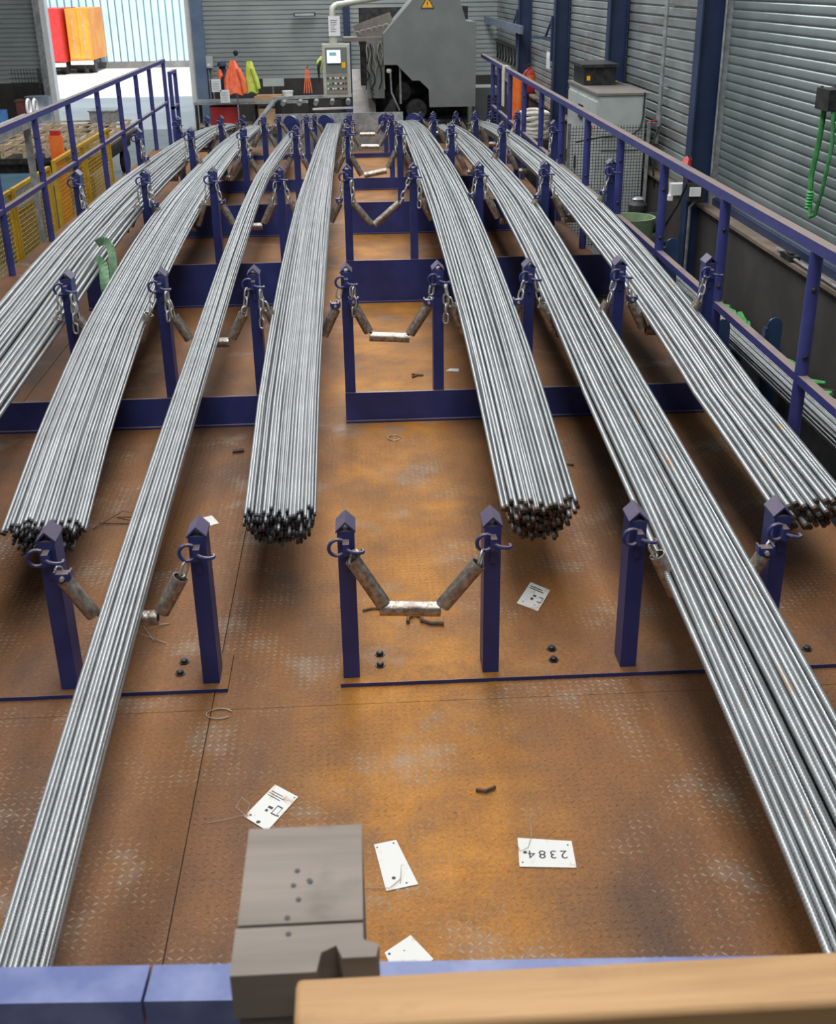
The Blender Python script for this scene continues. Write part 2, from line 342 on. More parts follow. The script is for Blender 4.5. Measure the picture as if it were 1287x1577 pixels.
MB().bx(DX1 - 0.04, DX1 + 0.10, YB - 0.05, YB + 0.25, FZ, 4.2).build('jamb_lining', M['white'], tr); MB().bx(DX1 + 0.10, DX1 + 0.36, YB - 0.12, YB + 0.02, FZ, 4.2).build('jamb_post', mat('jamb_blue', (0.10, 0.16, 0.25), (0.14, 0.20, 0.29), 3, 0.5), tr)
# right wall: plinth with ledge, clad bays, roller shutter
wr = empty('wall_right', (XR, 10, FZ)); struct(wr, 'pale ribbed metal right wall over dark concrete plinth')
MB().bx(XR - 0.12, XR + 0.3, YN, YB, FZ, 0.27).build('plinth', M['dado'], wr)
MB().bx(XR - 0.15, XR + 0.3, YN, YB, 0.272, 0.30).build('ledge', M['dadotop'], wr)
COLY = [11.1, 15.1, 19.2, 23.4, 27.6]
bays = [(11.0, 15.1), (15.1, 19.2), (19.2, 23.4), (23.4, YB)]
for y0, y1 in bays:
    for i in range(7):
        MB().profile([(XR + a, z) for a, z in clad_profile(0.3 + i * 0.4, 0.398, -1)], 'y', y0, y1).build('cladding_panel', M['clad'], wr, angle=20)
MB().bx(XR + 0.02, XR + 0.2, YN, YB, 3.1, ZT).build('upper_sheet', M['clad'], wr)
MB().bx(XR + 0.02, XR + 0.2, YN, 4.2, 0.3, 3.1).build('near_sheet', M['clad'], wr)
MB().bx(XR + 0.03, XR + 0.2, 4.2, YB, 0.3, 3.1).build('leak_stop_sheet', M['clad'], wr)  # added behind panels and slats to block light leaks between them
ds = empty('door_1', (XR, 7.6, 0.3)); struct(ds, 'green-grey roller shutter of narrow curved slats in the right wall')
for i in range(38):
    z = 0.36 + i * 0.075; q = [(0.003, 0.0), (-0.003, 0.005), (-0.0052, 0.022), (-0.0055, 0.040), (-0.004, 0.058), (-0.002, 0.066), (0.005, 0.071), (0.005, 0.075)]
    MB().profile([(XR + a, z + b) for a, b in q], 'y', 4.2, 10.98).build('slat', M['slat'], ds, angle=60)
MB().bx(XR - 0.03, XR + 0.03, 4.2, 10.98, 0.30, 0.365).build('bottom_bar', M['blue_col'], ds)
MB().bx(XR - 0.06, XR + 0.05, 10.98, 11.03, 0.3, 3.3).build('guide_rail', M['galv'], ds)
# wall columns (H sections), red hook on the nearest
where = ['beside the roller shutter', 'behind the dark box on the grey cabinet', 'right of the red fire extinguisher', 'furthest one, behind the fire extinguisher']
for y, wh in zip(COLY[:4], where):
    c = thing('steel_column', (XR - 0.12, y, FZ), 'dark blue H-section steel column ' + wh, 'column', 'columns along the right wall')
    MB().bx(XR - 0.27, XR - 0.255, y - 0.09, y + 0.09, FZ, ZT - 0.05).build('flange', M['blue_col'], c)
    MB().bx(XR - 0.255, XR - 0.055, y - 0.006, y + 0.006, FZ, ZT - 0.05).build('web', M['blue_col'], c)
    MB().bx(XR - 0.055, XR - 0.04, y - 0.09, y + 0.09, FZ, ZT - 0.05).build('flange', M['blue_col'], c)

# ------------------------------------------------------------------ the steel deck
X0 = -0.0836                       # X of the post at the left of the empty lane; posts every 0.5 m
ROWY = [3.473, 6.153, 8.819, 11.494, 14.142, 16.913]
ROWH = [0.636, 0.892, 1.0415, 1.0387, 0.877, 0.602]
BEAMH = [0.016, 0.175, 0.33, 0.31, 0.14, 0.06]
PIPEZ = [0.32, 0.50, 0.615, 0.58, 0.505, 0.32]
def PX(k): return X0 + 0.5 * k
dk = thing('steel_deck', (0, 9, FZ), 'rusty brown tread-plate deck carrying the rows of blue posts', 'deck')
xs = [-3.1, -2.07, -0.57, 2.12]; ys = [0.95, 3.33, 6.4, 9.4, 12.4, 15.4, 18.3]
for i in range(3):
    for j in range(6):
        MB().bx(xs[i] + 0.0018, xs[i + 1] - 0.0018, ys[j] + 0.0012, ys[j + 1] - 0.0012, -0.008, 0.0).build('deck_plate', M['rust'], dk)
MB().bx(-3.08, 2.10, 0.98, 18.28, -0.16, -0.012).build('deck_frame', M['dark'], dk)
for x in (-3.0, -1.4, 0.3, 1.95):
    for y in (1.2, 6.0, 10.8, 15.6, 18.0): MB().bx(x - 0.05, x + 0.05, y - 0.05, y + 0.05, FZ, -0.16).build('deck_leg', M['blue'], dk)
# raised tread lugs: nobody could count them
lug = MB(); s = 0.026
vs = []; fs = []
i = 0
y = 1.75
while y < 5.9:
    j = 0; x = -1.75
    while x < 1.95:
        sg = 1 if (i + j) % 2 else -1
        a = sg * R(38) + (0 if sg > 0 else 0); ca, sa = math.cos(a), math.sin(a)
        q = [(-0.0105, 0, 0), (-0.004, -0.0032, 0), (0.004, -0.0032, 0), (0.0105, 0, 0), (0.004, 0.0032, 0), (-0.004, 0.0032, 0), (-0.0065, 0, 0.0021), (0.0065, 0, 0.0021)]
        b = len(vs)
        for (px, py, pz) in q: vs.append((x + px * ca - py * sa, y + px * sa + py * ca, pz + 0.0001))
        fs += [(b, b + 1, b + 6), (b + 1, b + 2, b + 7, b + 6), (b + 2, b + 3, b + 7), (b + 3, b + 4, b + 7), (b + 4, b + 5, b + 6, b + 7), (b + 5, b, b + 6)]
        j += 1; x += s
    i += 1; y += s
lug.add(vs, fs)
lo = lug.build('tread_lug', M['rust_lug'], dk, angle=180); lo['kind'] = 'stuff'

# ------------------------------------------------------------------ post frames
ORD = ['nearest', 'second', 'third', 'fourth', 'fifth', 'sixth']
CAPX = 0.031
def cap_mesh():
    m = MB(); t = 0.006
    for sg in (-1, 1):
        m.prism([(0, 0.0), (sg * 0.034, -0.034), (sg * 0.034, -0.034 - t * 1.4), (0, -t * 1.4)], 'y', -0.052, 0.052)
    return m.mesh('cap', M['blue'], (0, 0, 0))
def hook_mesh():
    m = MB(); r = 0.0065
    L = [(-0.012 + 0.004, 0.0, 0.030)]
    L = [Vector((-0.028 + 0.030 * math.cos(a), -0.020 - 0.012 * math.sin(a / 2), 0.004 + 0.030 * math.sin(a))) for a in [R(q) for q in range(55, 306, 25)]]
    m.tube(L, r, 7)
    L = [Vector((0.030 + 0.028 * math.cos(a), -0.030 - 0.022 * math.sin(a), -0.006 - 0.006 * math.cos(a))) for a in [R(q) for q in range(195, -41, -25)]]
    m.tube([(0.0, -0.03, -0.004)] + L, r, 7)
    return m.mesh('hook', M['blue'], (0, 0, 0))
def tab_mesh():
    m = MB(); m.bx(-0.011, 0.011, -0.042, 0.0, -0.024, 0.020); m.bx(-0.009, 0.009, -0.012, 0.0, -0.085, -0.024)
    return m.mesh('hook_tab', M['blue'], (0, 0, 0))
cap_me, hook_me, tab_me = cap_mesh(), hook_mesh(), tab_mesh()
bolt_me = MB().lathe([(0.020, 0), (0.020, 0.003), (0.013, 0.003), (0.013, 0.013), (0.009, 0.016)], (0, 0, 0), 6).mesh('bolt', M['dark'], (0, 0, 0))
for ri in range(6):
    Y, H, B = ROWY[ri], ROWH[ri], BEAMH[ri]
    for side, ks in (('left', range(-4, 0)), ('right', range(0, 5))):
        if ri == 0: ks = [k for k in ks if -3 <= k <= 4]
        lab = 'blue post frame on %s, %s row from camera, %s of the gap' % ('flat bolted plate' if ri == 0 else ('tall beam' if ri in (1, 2, 3) else 'low beam'), ORD[ri], side)
        x0 = PX(ks[0]) - 0.06; x1 = PX(ks[-1]) + 0.06
        fr = thing('post_frame', ((x0 + x1) / 2, Y, 0), lab, 'post frame', 'post frames across the deck')
        if ri == 0:
            x1 = x1 - 0.0 if side == 'left' else x1
            MB().bx(x0 + 0.02, x1 + 0.0, Y - 0.035, Y + 0.20, 0.001, 0.016, 0).build('base_plate', [M['rust']], fr)
            MB().bx(x0 + 0.02, x1 + 0.0, Y - 0.037, Y - 0.0352, 0.001, 0.0158).build('plate_edge', M['blue'], fr)
        else:
            MB().bx(x0 + 0.03, x1 - 0.03, Y - 0.014, Y - 0.0005, 0.012, B).build('beam_web', M['blue'], fr)
            MB().bx(x0 + 0.03, x1 - 0.03, Y - 0.034, Y - 0.0005, 0.0005, 0.012).build('beam_foot', M['blue'], fr)
        for k in ks:
            x = PX(k); pm = MB()
            pm.bx(x - 0.029, x + 0.029, Y, Y + 0.1, B if ri == 0 else 0.0005, H - 0.036)
            p = pm.build('post', M['blue'], fr)
            inst(cap_me, 'cap', p, (x, Y + 0.05, H)); inst(hook_me, 'hook', p, (x, Y - 0.001, H - 0.085)); inst(tab_me, 'hook_tab', p, (x, Y - 0.0005, H - 0.085))
        if ri == 0:
            for bxx, byy in (((-0.705, 3.545), (-0.70, 3.62), (-1.5, 3.545), (-1.49, 3.62)) if side == 'left' else ((0.02, 3.545), (0.02, 3.62), (0.655, 3.535), (0.66, 3.61), (1.6, 3.54))):
                inst(bolt_me, 'bolt', fr, (bxx, byy, 0.016))

# ------------------------------------------------------------------ chain and pipe slings
def link_mesh():
    L, W, r = 0.070, 0.040, 0.0056; pts = []; hl = L / 2 - W / 2; hw = W / 2 - r
    for a in range(0, 181, 45): pts.append((hw * math.cos(R(a)), 0, hl + hw * math.sin(R(a))))
    for a in range(180, 361, 45): pts.append((hw * math.cos(R(a)), 0, -hl + hw * math.sin(R(a))))
    return MB().tube(pts, r, 5, closed=True).mesh('chain_link', M['chain'], (0, 0, 0), 180)
link_me = link_mesh()
def pipe_mesh(L, ro=0.027, ri=0.0235, n=14):
    vs = []; fs = []
    for z in (-L / 2, L / 2):
        for r in (ro, ri): vs += [(r * math.cos(2 * math.pi * j / n), r * math.sin(2 * math.pi * j / n), z) for j in range(n)]
    for j in range(n):
        k = (j + 1) % n
        fs += [(j, k, 2 * n + k, 2 * n + j), (n + k, n + j, 3 * n + j, 3 * n + k), (k, j, n + j, n + k), (2 * n + j, 2 * n + k, 3 * n + k, 3 * n + j)]
    return MB().add(vs, fs).mesh('pipe', M['pipe'], (0, 0, 0), 40)
PIPES = {}
def pipe(parent, a, b):
    a, b = Vector(a), Vector(b); L = round((b - a).length, 2)
    if L not in PIPES: PIPES[L] = pipe_mesh(L)
    inst(PIPES[L], 'pipe', parent, (a + b) / 2, (b - a).to_track_quat('Z', 'X'))
def chain(parent, a, b, flip=0, nmin=1):
    a, b = Vector(a), Vector(b); d = b - a; L = d.length; n = max(nmin, round(L / 0.056)); q = d.to_track_quat('Z', 'Y')
    from mathutils import Quaternion
    for i in range(n):
        c = a + d * ((i + 0.5) / n)
        inst(link_me, 'chain_link', parent, c, q @ Quaternion((0, 0, 1), R(90 * ((i + flip) % 2) + rnd.uniform(-18, 18))))
shackle_me = MB().bx(-0.022, 0.022, -0.016, 0.016, -0.014, 0.014).bx(-0.028, -0.022, -0.018, 0.018, -0.004, 0.022).bx(0.022, 0.028, -0.018, 0.018, -0.004, 0.022).mesh('shackle', M['blue'], (0, 0, 0))
sbolt_me = MB().tube([(0, -0.030, 0), (0, 0.024, 0)], 0.008, 6).mesh('shackle_bolt', M['chain'], (0, 0, 0))
def shackle(parent, p):
    o = inst(shackle_me, 'shackle', parent, p); inst(sbolt_me, 'shackle_bolt', o, p)
LANE = ['under the leftmost bar bundle', 'under the second bundle from left', 'under the narrow third bundle', 'under the bundle left of the empty lane',
        'hanging empty in the middle lane', 'under the bundle right of the empty lane', 'under the long right bundle', 'under the rightmost bar bundle']
CENTER = {0: [((-0.062, 0.515), (0.035, 0.345)), ((0.022, 0.325), (0.235, 0.312)), ((0.240, 0.325), (0.365, 0.485))],
          1: [((-0.048, 0.69), (0.03, 0.535)), ((0.035, 0.51), (0.25, 0.495)), ((0.258, 0.52), (0.36, 0.675))],
          2: [((-0.04, 0.765), (0.088, 0.61)), ((0.112, 0.605), (0.305, 0.765))],
          3: [((-0.06, 0.75), (0.035, 0.575)), ((0.06, 0.57), (0.28, 0.61)), ((0.295, 0.635), (0.37, 0.79))],
          4: [((-0.035, 0.63), (0.035, 0.515)), ((0.05, 0.505), (0.26, 0.50)), ((0.275, 0.52), (0.345, 0.64))],
          5: [((-0.04, 0.43), (0.03, 0.335)), ((0.045, 0.32), (0.26, 0.32)), ((0.275, 0.335), (0.35, 0.44))]}
for ri in range(6):
    Y, H, zb = ROWY[ri] - 0.045, ROWH[ri], PIPEZ[ri]
    for li in range(8):
        k = li - 4
        if ri == 0 and li in (0, 1, 3, 5, 7): continue
        xl, xr = PX(k), PX(k + 1); xc = (xl + xr) / 2; hz = H - 0.105
        sl = thing('chain_sling', (xc, Y, zb - 0.03), 'chain sling with steel pipes %s, %s post row' % (LANE[li], ORD[ri]), 'sling', 'chain slings between the posts')
        if li == 4: segs = [((a[0], Y, a[1]), (b[0], Y, b[1])) for a, b in CENTER[ri]]
        else:
            j = lambda s=0.012: rnd.uniform(-s, s)
            top = min(zb + 0.165, hz - 0.03)
            segs = [((xl + 0.062 + j(), Y, top + j()), (xc - 0.115, Y, zb + 0.022)), ((xc - 0.100, Y, zb), (xc + 0.100, Y, zb)), ((xc + 0.115, Y, zb + 0.022), (xr - 0.062 + j(), Y, top + j()))]
        for a, b in segs: pipe(sl, a, b)
        for n_, (hx, end) in enumerate((((xl + 0.032, Y + 0.012, hz), segs[0][0]), ((xr - 0.034, Y + 0.02, hz), segs[-1][1]))):
            chain(sl, hx, (end[0], end[1], end[2] - 0.015), n_)
            if rnd.random() < 0.32 and ri > 0 or (ri, li, n_) in ((0, 2, 0), (0, 6, 1), (1, 4, 1), (1, 3, 1)): shackle(sl, (end[0], end[1] - 0.01, end[2] + 0.022))
        if ri in (1, 2, 3) and (rnd.random() < 0.45 or li in (4, 5)):   # spare links hanging from the left hook
            n = rnd.choice((3, 3, 4)); chain(sl, (xl + 0.040, Y - 0.012, hz), (xl + 0.036, Y - 0.02, hz - 0.052 * n), 1)

# ------------------------------------------------------------------ steel bars
PROF_END = ([3.2, 4.0, 5, 6.15, 7.5, 8.82, 10.1, 11.49, 12.8, 14.14, 15.5, 16.9, 18], [.19, .29, .42, .53, .61, .645, .64, .61, .58, .535, .46, .35, .22])
PROF_THRU = ([0.6, 1.5, 2.2, 3.47, 5, 6.15, 7.5, 8.82, 10.1, 11.49, 12.8, 14.14, 15.5, 16.9, 18], [.03, .13, .22, .35, .46, .53, .61, .645, .64, .61, .58, .535, .46, .35, .22])
def hermite(xs, ys, x):
    n = len(xs)
    if x <= xs[0]: return ys[0] + (x - xs[0]) * (ys[1] - ys[0]) / (xs[1] - xs[0])
    if x >= xs[-1]: return ys[-1] + (x - xs[-1]) * (ys[-1] - ys[-2]) / (xs[-1] - xs[-2])
    i = max(q for q in range(n - 1) if xs[q] <= x)
    def m(q): return (ys[min(q + 1, n - 1)] - ys[max(q - 1, 0)]) / (xs[min(q + 1, n - 1)] - xs[max(q - 1, 0)])
    h = xs[i + 1] - xs[i]; t = (x - xs[i]) / h
    return (2*t**3-3*t*t+1)*ys[i] + (t**3-2*t*t+t)*h*m(i) + (-2*t**3+3*t*t)*ys[i+1] + (t**3-t*t)*h*m(i+1)
def lerp(xs, ys, x):
    if x <= xs[0]: return ys[0]
    for i in range(len(xs) - 1):
        if x <= xs[i + 1]: return ys[i] + (ys[i + 1] - ys[i]) * (x - xs[i]) / (xs[i + 1] - xs[i])
    return ys[-1]
def bar_geo(path, r, n, pitch, rib_to):
    """numpy vertices, quads, uv of one round bar; real rolled ribs on the stretch in front of rib_to"""
    P = np.array([tuple(p) for p in path]); d = np.concatenate([[0], np.cumsum(np.linalg.norm(np.diff(P, axis=0), axis=1))])
    if rib_to and P[0, 1] < rib_to:
        dn_ = np.interp(rib_to, P[:, 1], d); fine = np.arange(0.016, dn_, pitch / 4.0); dd = np.unique(np.concatenate([[0.0], fine, d[d > dn_ + 0.01]]))
        Q = np.stack([np.interp(dd, d, P[:, k]) for k in range(3)], 1); P, d = Q, dd; rib = (d >= 0.016) & (d < dn_)
    else: rib = np.zeros(len(d), bool)
    T = np.gradient(P, axis=0); T /= np.linalg.norm(T, axis=1)[:, None]
    S = np.cross(T, [0, 0, 1.0]); S /= np.linalg.norm(S, axis=1)[:, None]; U = np.cross(S, T)
    th = 2 * np.pi * np.arange(n) / n; k = len(P)
    ph = rnd.uniform(0, 6.28); rot = rnd.uniform(0, 3.14)
    ribs = np.clip(np.sin(2 * np.pi * d[:, None] / pitch + 1.1 * np.sin(th + rot)[None] * 2 + ph), -0.2, 1) * np.abs(np.sin(th + rot))[None] ** 0.5
    rr = r * (1 + np.where(rib[:, None], 0.17 * ribs, 0.0))
    V = P[:, None] + S[:, None] * (rr * np.cos(th))[..., None] + U[:, None] * (rr * np.sin(th))[..., None]
    i = np.arange(k - 1)[:, None] * n; j = np.arange(n)[None]; j2 = (j + 1) % n
    Fq = np.stack([i + j, i + j2, i + n + j2, i + n + j], -1).reshape(-1, 4)
    uu = np.arange(n) / n; u2 = uu + 1 / n
    uv = np.stack([np.stack(np.broadcast_arrays(uu[None], d[:-1, None]), -1), np.stack(np.broadcast_arrays(u2[None], d[:-1, None]), -1), np.stack(np.broadcast_arrays(u2[None], d[1:, None]), -1), np.stack(np.broadcast_arrays(uu[None], d[1:, None]), -1)], 2).reshape(-1, 2)
    return V.reshape(-1, 3), Fq, uv, n, k
def np_mesh(name, parts, mats, org):
    """parts: list of (V, Fq, uv, n, k, tip material index)"""
    vo = 0; VV = []; LV = []; LS = []; MI = []; UV = []; lt = 0
    for V, Fq, uv, n, k, tip in parts:
        VV.append(V); q = len(Fq); LV.append((Fq + vo).ravel()); LS.append(lt + 4 * np.arange(q)); lt += 4 * q
        m = np.zeros(q, np.int32); m[:n] = tip; MI.append(m); UV.append(uv)
        for base, order in ((0, np.arange(n)), ((k - 1) * n, np.arange(n)[::-1])):
            LV.append(vo + base + order); LS.append(np.array([lt])); lt += n; MI.append(np.array([tip], np.int32)); UV.append(np.zeros((n, 2)))
        vo += len(V)
    V = np.concatenate(VV) - np.array(org); LV = np.concatenate(LV).astype(np.int32); LS = np.concatenate(LS).astype(np.int32); MI = np.concatenate(MI)
    me = bpy.data.meshes.new(name); me.vertices.add(len(V)); me.vertices.foreach_set('co', V.ravel().astype(np.float32))
    me.loops.add(len(LV)); me.loops.foreach_set('vertex_index', LV); me.polygons.add(len(LS)); me.polygons.foreach_set('loop_start', LS)
    for m in mats: me.materials.append(m)
    me.polygons.foreach_set('material_index', MI); me.update(calc_edges=True)
    me.polygons.foreach_set('use_smooth', np.ones(len(LS), bool))
    l = me.uv_layers.new(name='UVMap'); l.data.foreach_set('uv', np.concatenate(UV).ravel().astype(np.float32))
    me.set_sharp_from_angle(angle=R(70)); me.update(); return me
REST = []
ORDW = 'first second third fourth fifth sixth seventh eighth ninth tenth eleventh twelfth thirteenth fourteenth fifteenth sixteenth seventeenth eighteenth nineteenth twentieth'.split()
ORDW += ['twenty-' + w_ for w_ in ORDW[:9]] + ['thirtieth']
def bundle(kind, where_, group, edges, dia, thick, prof, y_end, y_far, quota, near_side, bmat, tipmat, seed, nring=9, step=0.25, dome=0.0, dz=0.0, pitch=0.009, rib_to=0, rtip=2):
    rg = random.Random(seed); Ys = [e[0] for e in edges]
    W = max(e[2] - e[1] for e in edges); pit = dia * 1.10; rowh = dia * 0.92
    nrow = max(1, int(thick / rowh)); slots = []
    for j in range(nrow):                                   # j = 0 is the top row
        wdt = W if j <= 1 else min(W, 0.20 + 1.1 * (nrow - 1 - j) * rowh); wdt = max(wdt, 0.06)
        pj = pit * 1.13 if j == 0 and dia > 0.0137 else pit
        n = max(2, int(wdt / pj)); off = (j % 2) * 0.5 * pit
        for i in range(n):
            u = -wdt / 2 + pj / 2 + i * pj + off
            if abs(u) > wdt / 2: continue
            edge = min(i, n - 1 - i) if near_side == 0 else (i if near_side < 0 else n - 1 - i)
            pr = j * 3.0 if edge > 1 or j == 0 else min(j * 3.0, 1.0 + 0.6 * j + edge)
            slots.append((pr, j, u, i))
    slots.sort(key=lambda s: s[0])
    for q, (pr, j, u, ix) in enumerate(slots):
        label = '%s, %s from left, top layer of the %s' % (kind, ORDW[ix], where_) if j == 0 else '%s below the top layer of the %s' % (kind, where_)
        ph = [rg.uniform(0, 6.28) for _ in range(4)]; wl = [rg.uniform(4.5, 9.0) for _ in range(2)]
        amp = dia * (rg.uniform(0.05, 0.34) if j == 0 else 0.10); du = rg.uniform(-0.16, 0.16) * dia; dw = rg.uniform(-0.42, 0.28) * dia if j == 0 else rg.uniform(-0.1, 0.1) * dia
        ye = y_end + rg.gauss(0, 0.018) + (0.0 if j else rg.uniform(-0.02, 0.03)); yf = y_far + rg.uniform(-0.25, 0.25)
        st = step if q < quota else 0.5; n = nring if q < quota else 6
        yy = [ye, ye + 0.016]; t = math.ceil((ye + 0.1) / st) * st
        while t < yf: yy.append(t); t += st
        yy.append(yf); path = []
        sl = math.sin(7 * u / W + seed) * 0.6
        for y in yy:
            xl = lerp(Ys, [e[1] for e in edges], y); xr = lerp(Ys, [e[2] for e in edges], y); sc = (xr - xl) / W
            far = min(1.0, max(0.0, (y - ye) / 1.5))
            wx = amp * (math.sin(y * 6.28 / wl[0] + ph[0]) + 0.5 * math.sin(y * 6.28 / (wl[1] * 0.55) + ph[1])) * (0.35 + 0.65 * far)
            wz = 0.35 * amp * math.sin(y * 6.28 / wl[1] + ph[2])
            path.append(Vector(((xl + xr) / 2 + (u + du) * sc + wx, y, hermite(prof[0], prof[1], y) + dz + dia / 2 + (nrow - 1 - j) * rowh + dw + wz + dome * (1 - (2 * u / W) ** 2) + 0.4 * dia * sl * (1 if j == 0 else 0.8))))
        g = bar_geo(path, dia / 2, n, pitch, rib_to if q < quota and j <= 1 else 0)
        if q < quota:
            org = Vector((path[0].x, path[0].y, min(p.z for p in path)))
            o = bpy.data.objects.new('steel_bar', np_mesh('steel_bar', [g + (1,)], [bmat, tipmat], org)); COL.objects.link(o)
            o.location = org; WO[o.name] = org; tag(o, label, 'steel bar', group)
        else: REST.append(g + (rtip,))
GB = 'bars of the %s bundle'
bundle('thick grey ribbed steel bar', 'leftmost bundle', GB % 'leftmost', [(3, -2.0, -1.64), (6, -2.06, -1.62), (9, -2.06, -1.62), (12, -2.06, -1.66), (15, -2.0, -1.68), (18, -1.98, -1.7)], 0.023, 0.13, PROF_THRU, 3.3, 17.6, 52, 1, M['bar_thick'], M['tipdark'], 1, dome=0.02, pitch=0.012)
bundle('thin grey steel bar', 'second bundle from left', GB % 'second from left', [(4, -1.41, -1.09), (4.8, -1.45, -1.13), (6, -1.49, -1.17), (9, -1.52, -1.19), (12, -1.52, -1.24), (15, -1.5, -1.26), (18, -1.5, -1.3)], 0.0135, 0.12, PROF_END, 4.02, 17.6, 56, 1, M['bar_thin'], M['tipdark'], 2)
bundle('ribbed grey steel bar', 'narrow bundle reaching bottom left', GB % 'narrow third', [(1.5, -0.91, -0.775), (8, -0.915, -0.79), (11, -0.945, -0.82), (14, -0.9, -0.76), (18, -0.9, -0.76)], 0.0135, 0.055, PROF_THRU, 1.72, 16.4, 40, 1, M['bar_thin'], M['tipdark'], 3, nring=10, pitch=0.0095, rib_to=5.2)
bundle('thin grey steel bar', 'bundle left of empty lane', GB % 'left of the empty lane', [(4, -0.49, -0.205), (5, -0.5, -0.21), (9, -0.475, -0.21), (12, -0.435, -0.22), (15, -0.40, -0.20), (18, -0.4, -0.2)], 0.0135, 0.125, PROF_END, 4.02, 17.8, 50, 1, M['bar_thin'], M['tipdark'], 4)
bundle('grey steel bar', 'bundle right of empty lane', GB % 'right of the empty lane', [(4, 0.505, 0.815), (5.5, 0.51, 0.83), (9, 0.505, 0.855), (12, 0.52, 0.86), (15, 0.54, 0.84), (18, 0.54, 0.8)], 0.0175, 0.15, PROF_END, 4.0, 17.8, 50, -1, M['bar_mid'], M['tiprust'], 5, rtip=1, pitch=0.011)
bundle('thick ribbed steel bar', 'long bundle leaving bottom right', GB % 'long right', [(1.0, 0.985, 1.31), (5, 1.0, 1.32), (9, 1.06, 1.36), (12, 1.07, 1.37), (15, 1.06, 1.33), (18, 1.05, 1.3)], 0.0215, 0.11, PROF_THRU, 1.25, 16.2, 44, -1, M['bar_thick'], M['tiprust'], 6, nring=10, step=0.2, pitch=0.013, rib_to=5.0, rtip=1)
bundle('thick ribbed steel bar', 'rightmost bundle', GB % 'rightmost', [(4, 1.58, 1.92), (5, 1.535, 1.85), (8, 1.53, 1.85), (11, 1.58, 1.88), (14, 1.62, 1.86), (18, 1.62, 1.84)], 0.0235, 0.125, PROF_END, 4.0, 17.6, 44, -1, M['bar_thick'], M['tiprust'], 7, nring=10, pitch=0.014, rib_to=5.0, rtip=1)
# stock on the low rack beside the wall
FLAT = ([0, 30], [-0.17, -0.17])
bundle('dark grey steel bar', 'stock racked along the wall', 'bars on the low rack by the wall', [(3, 2.64, 2.87), (16, 2.64, 2.87)], 0.0135, 0.09, FLAT, 4.4, 12.2, 24, -1, M['bar_mid'], M['tiprust'], 8, step=0.6, rtip=1)
org = Vector((0, 9, 0.2))
ro = bpy.data.objects.new('inner_bars', np_mesh('inner_bars', REST, [M['bar_mid'], M['tiprust'], M['tipdark']], org)); COL.objects.link(ro); ro.location = org
tag(ro, 'inner steel bars packed below the top layers of the bundles', 'steel bars'); ro['kind'] = 'stuff'

# ------------------------------------------------------------------ guard rails
rbolt_me = MB().lathe([(0.013, 0), (0.013, 0.008), (0.008, 0.012)], (0, 0, 0), 8).mesh('bolt', M['dark'], (0, 0, 0))
from mathutils import Quaternion
def rail(name, label, x, ys_, y0, y1, ztop=1.2, mid=0.57, mid_y=None):
    t = thing(name, (x, (y0 + y1) / 2, 0), label, 'guard rail')
    MB().bx(x - 0.028, x + 0.028, y0, y1, ztop - 0.05, ztop).build('top_rail', M['blue_rail'], t)
    a, b = mid_y or (y0, y1)
    MB().bx(x - 0.022, x + 0.022, a, b, mid - 0.04, mid).build('mid_rail', M['blue_rail'], t)
    for y in ys_:
        p = MB().tube([(x, y, 0.0), (x, y, ztop - 0.05)], 0.031, 12).build('rail_post', M['blue_rail'], t)
        for z in (0.66, 0.98): inst(rbolt_me, 'bolt', p, (x - 0.005, y - 0.030, z), Vector((0.15, -1, 0)).to_track_quat('Z', 'X'))
    return t
RY = [3.72, 5.07, 6.45, 7.83, 9.2, 10.58, 11.95, 13.3, 14.68, 16.05, 17.3, 18.1]
rail('guard_rail', 'blue guard rail with dusty brown top along the right edge of the deck', 2.06, RY, 0.98, 19.6, mid_y=(0.98, 18.1))
LY = [2.0, 3.4, 4.8, 6.2, 7.6, 8.75, 10.05, 11.5, 12.9, 14.4, 15.74, 17.05, 18.2]
lr = rail('guard_rail', 'blue guard rail along the left edge of the deck before the open door', -3.03, LY, 0.98, 19.7)
MB().tube([(-3.03, 19.62, FZ), (-3.03, 19.62, 1.15)], 0.031, 12).build('rail_post', M['blue_rail'], lr)
t = thing('end_rail', (-3.02, 20.5, FZ), 'short blue end rail just past the left guard rail', 'guard rail')
MB().bx(-3.05, -2.99, 20.1, 20.75, 0.93, 0.98).build('top_rail', M['blue_rail'], t)
MB().bx(-3.05, -2.99, 20.1, 20.75, 0.40, 0.44).build('mid_rail', M['blue_rail'], t)
for y in (20.13, 20.72): MB().bx(-3.05, -2.99, y - 0.03, y + 0.03, FZ, 0.93).build('rail_post', M['blue_rail'], t)
t = thing('guard_rail', (-0.3, 1.0, 0), 'blue square front rail crossing the bottom of the picture', 'guard rail')
def fy(x): return 1.012 - 0.046 * (x + 0.18)
MB().bar((-3.0, fy(-3.0), 1.175), (-0.287, fy(-0.287), 1.175), 0.055, 0.05).build('top_rail', M['blue_clean'], t); MB().bar((-0.283, fy(-0.283), 1.175), (2.03, fy(2.03), 1.175), 0.055, 0.05).build('top_rail', M['blue_clean'], t)
for x in (-2.6, -1.3, 0.95): MB().bx(x - 0.025, x + 0.025, fy(x) - 0.025, fy(x) + 0.025, 0.0, 1.149).build('rail_post', M['blue_clean'], t)

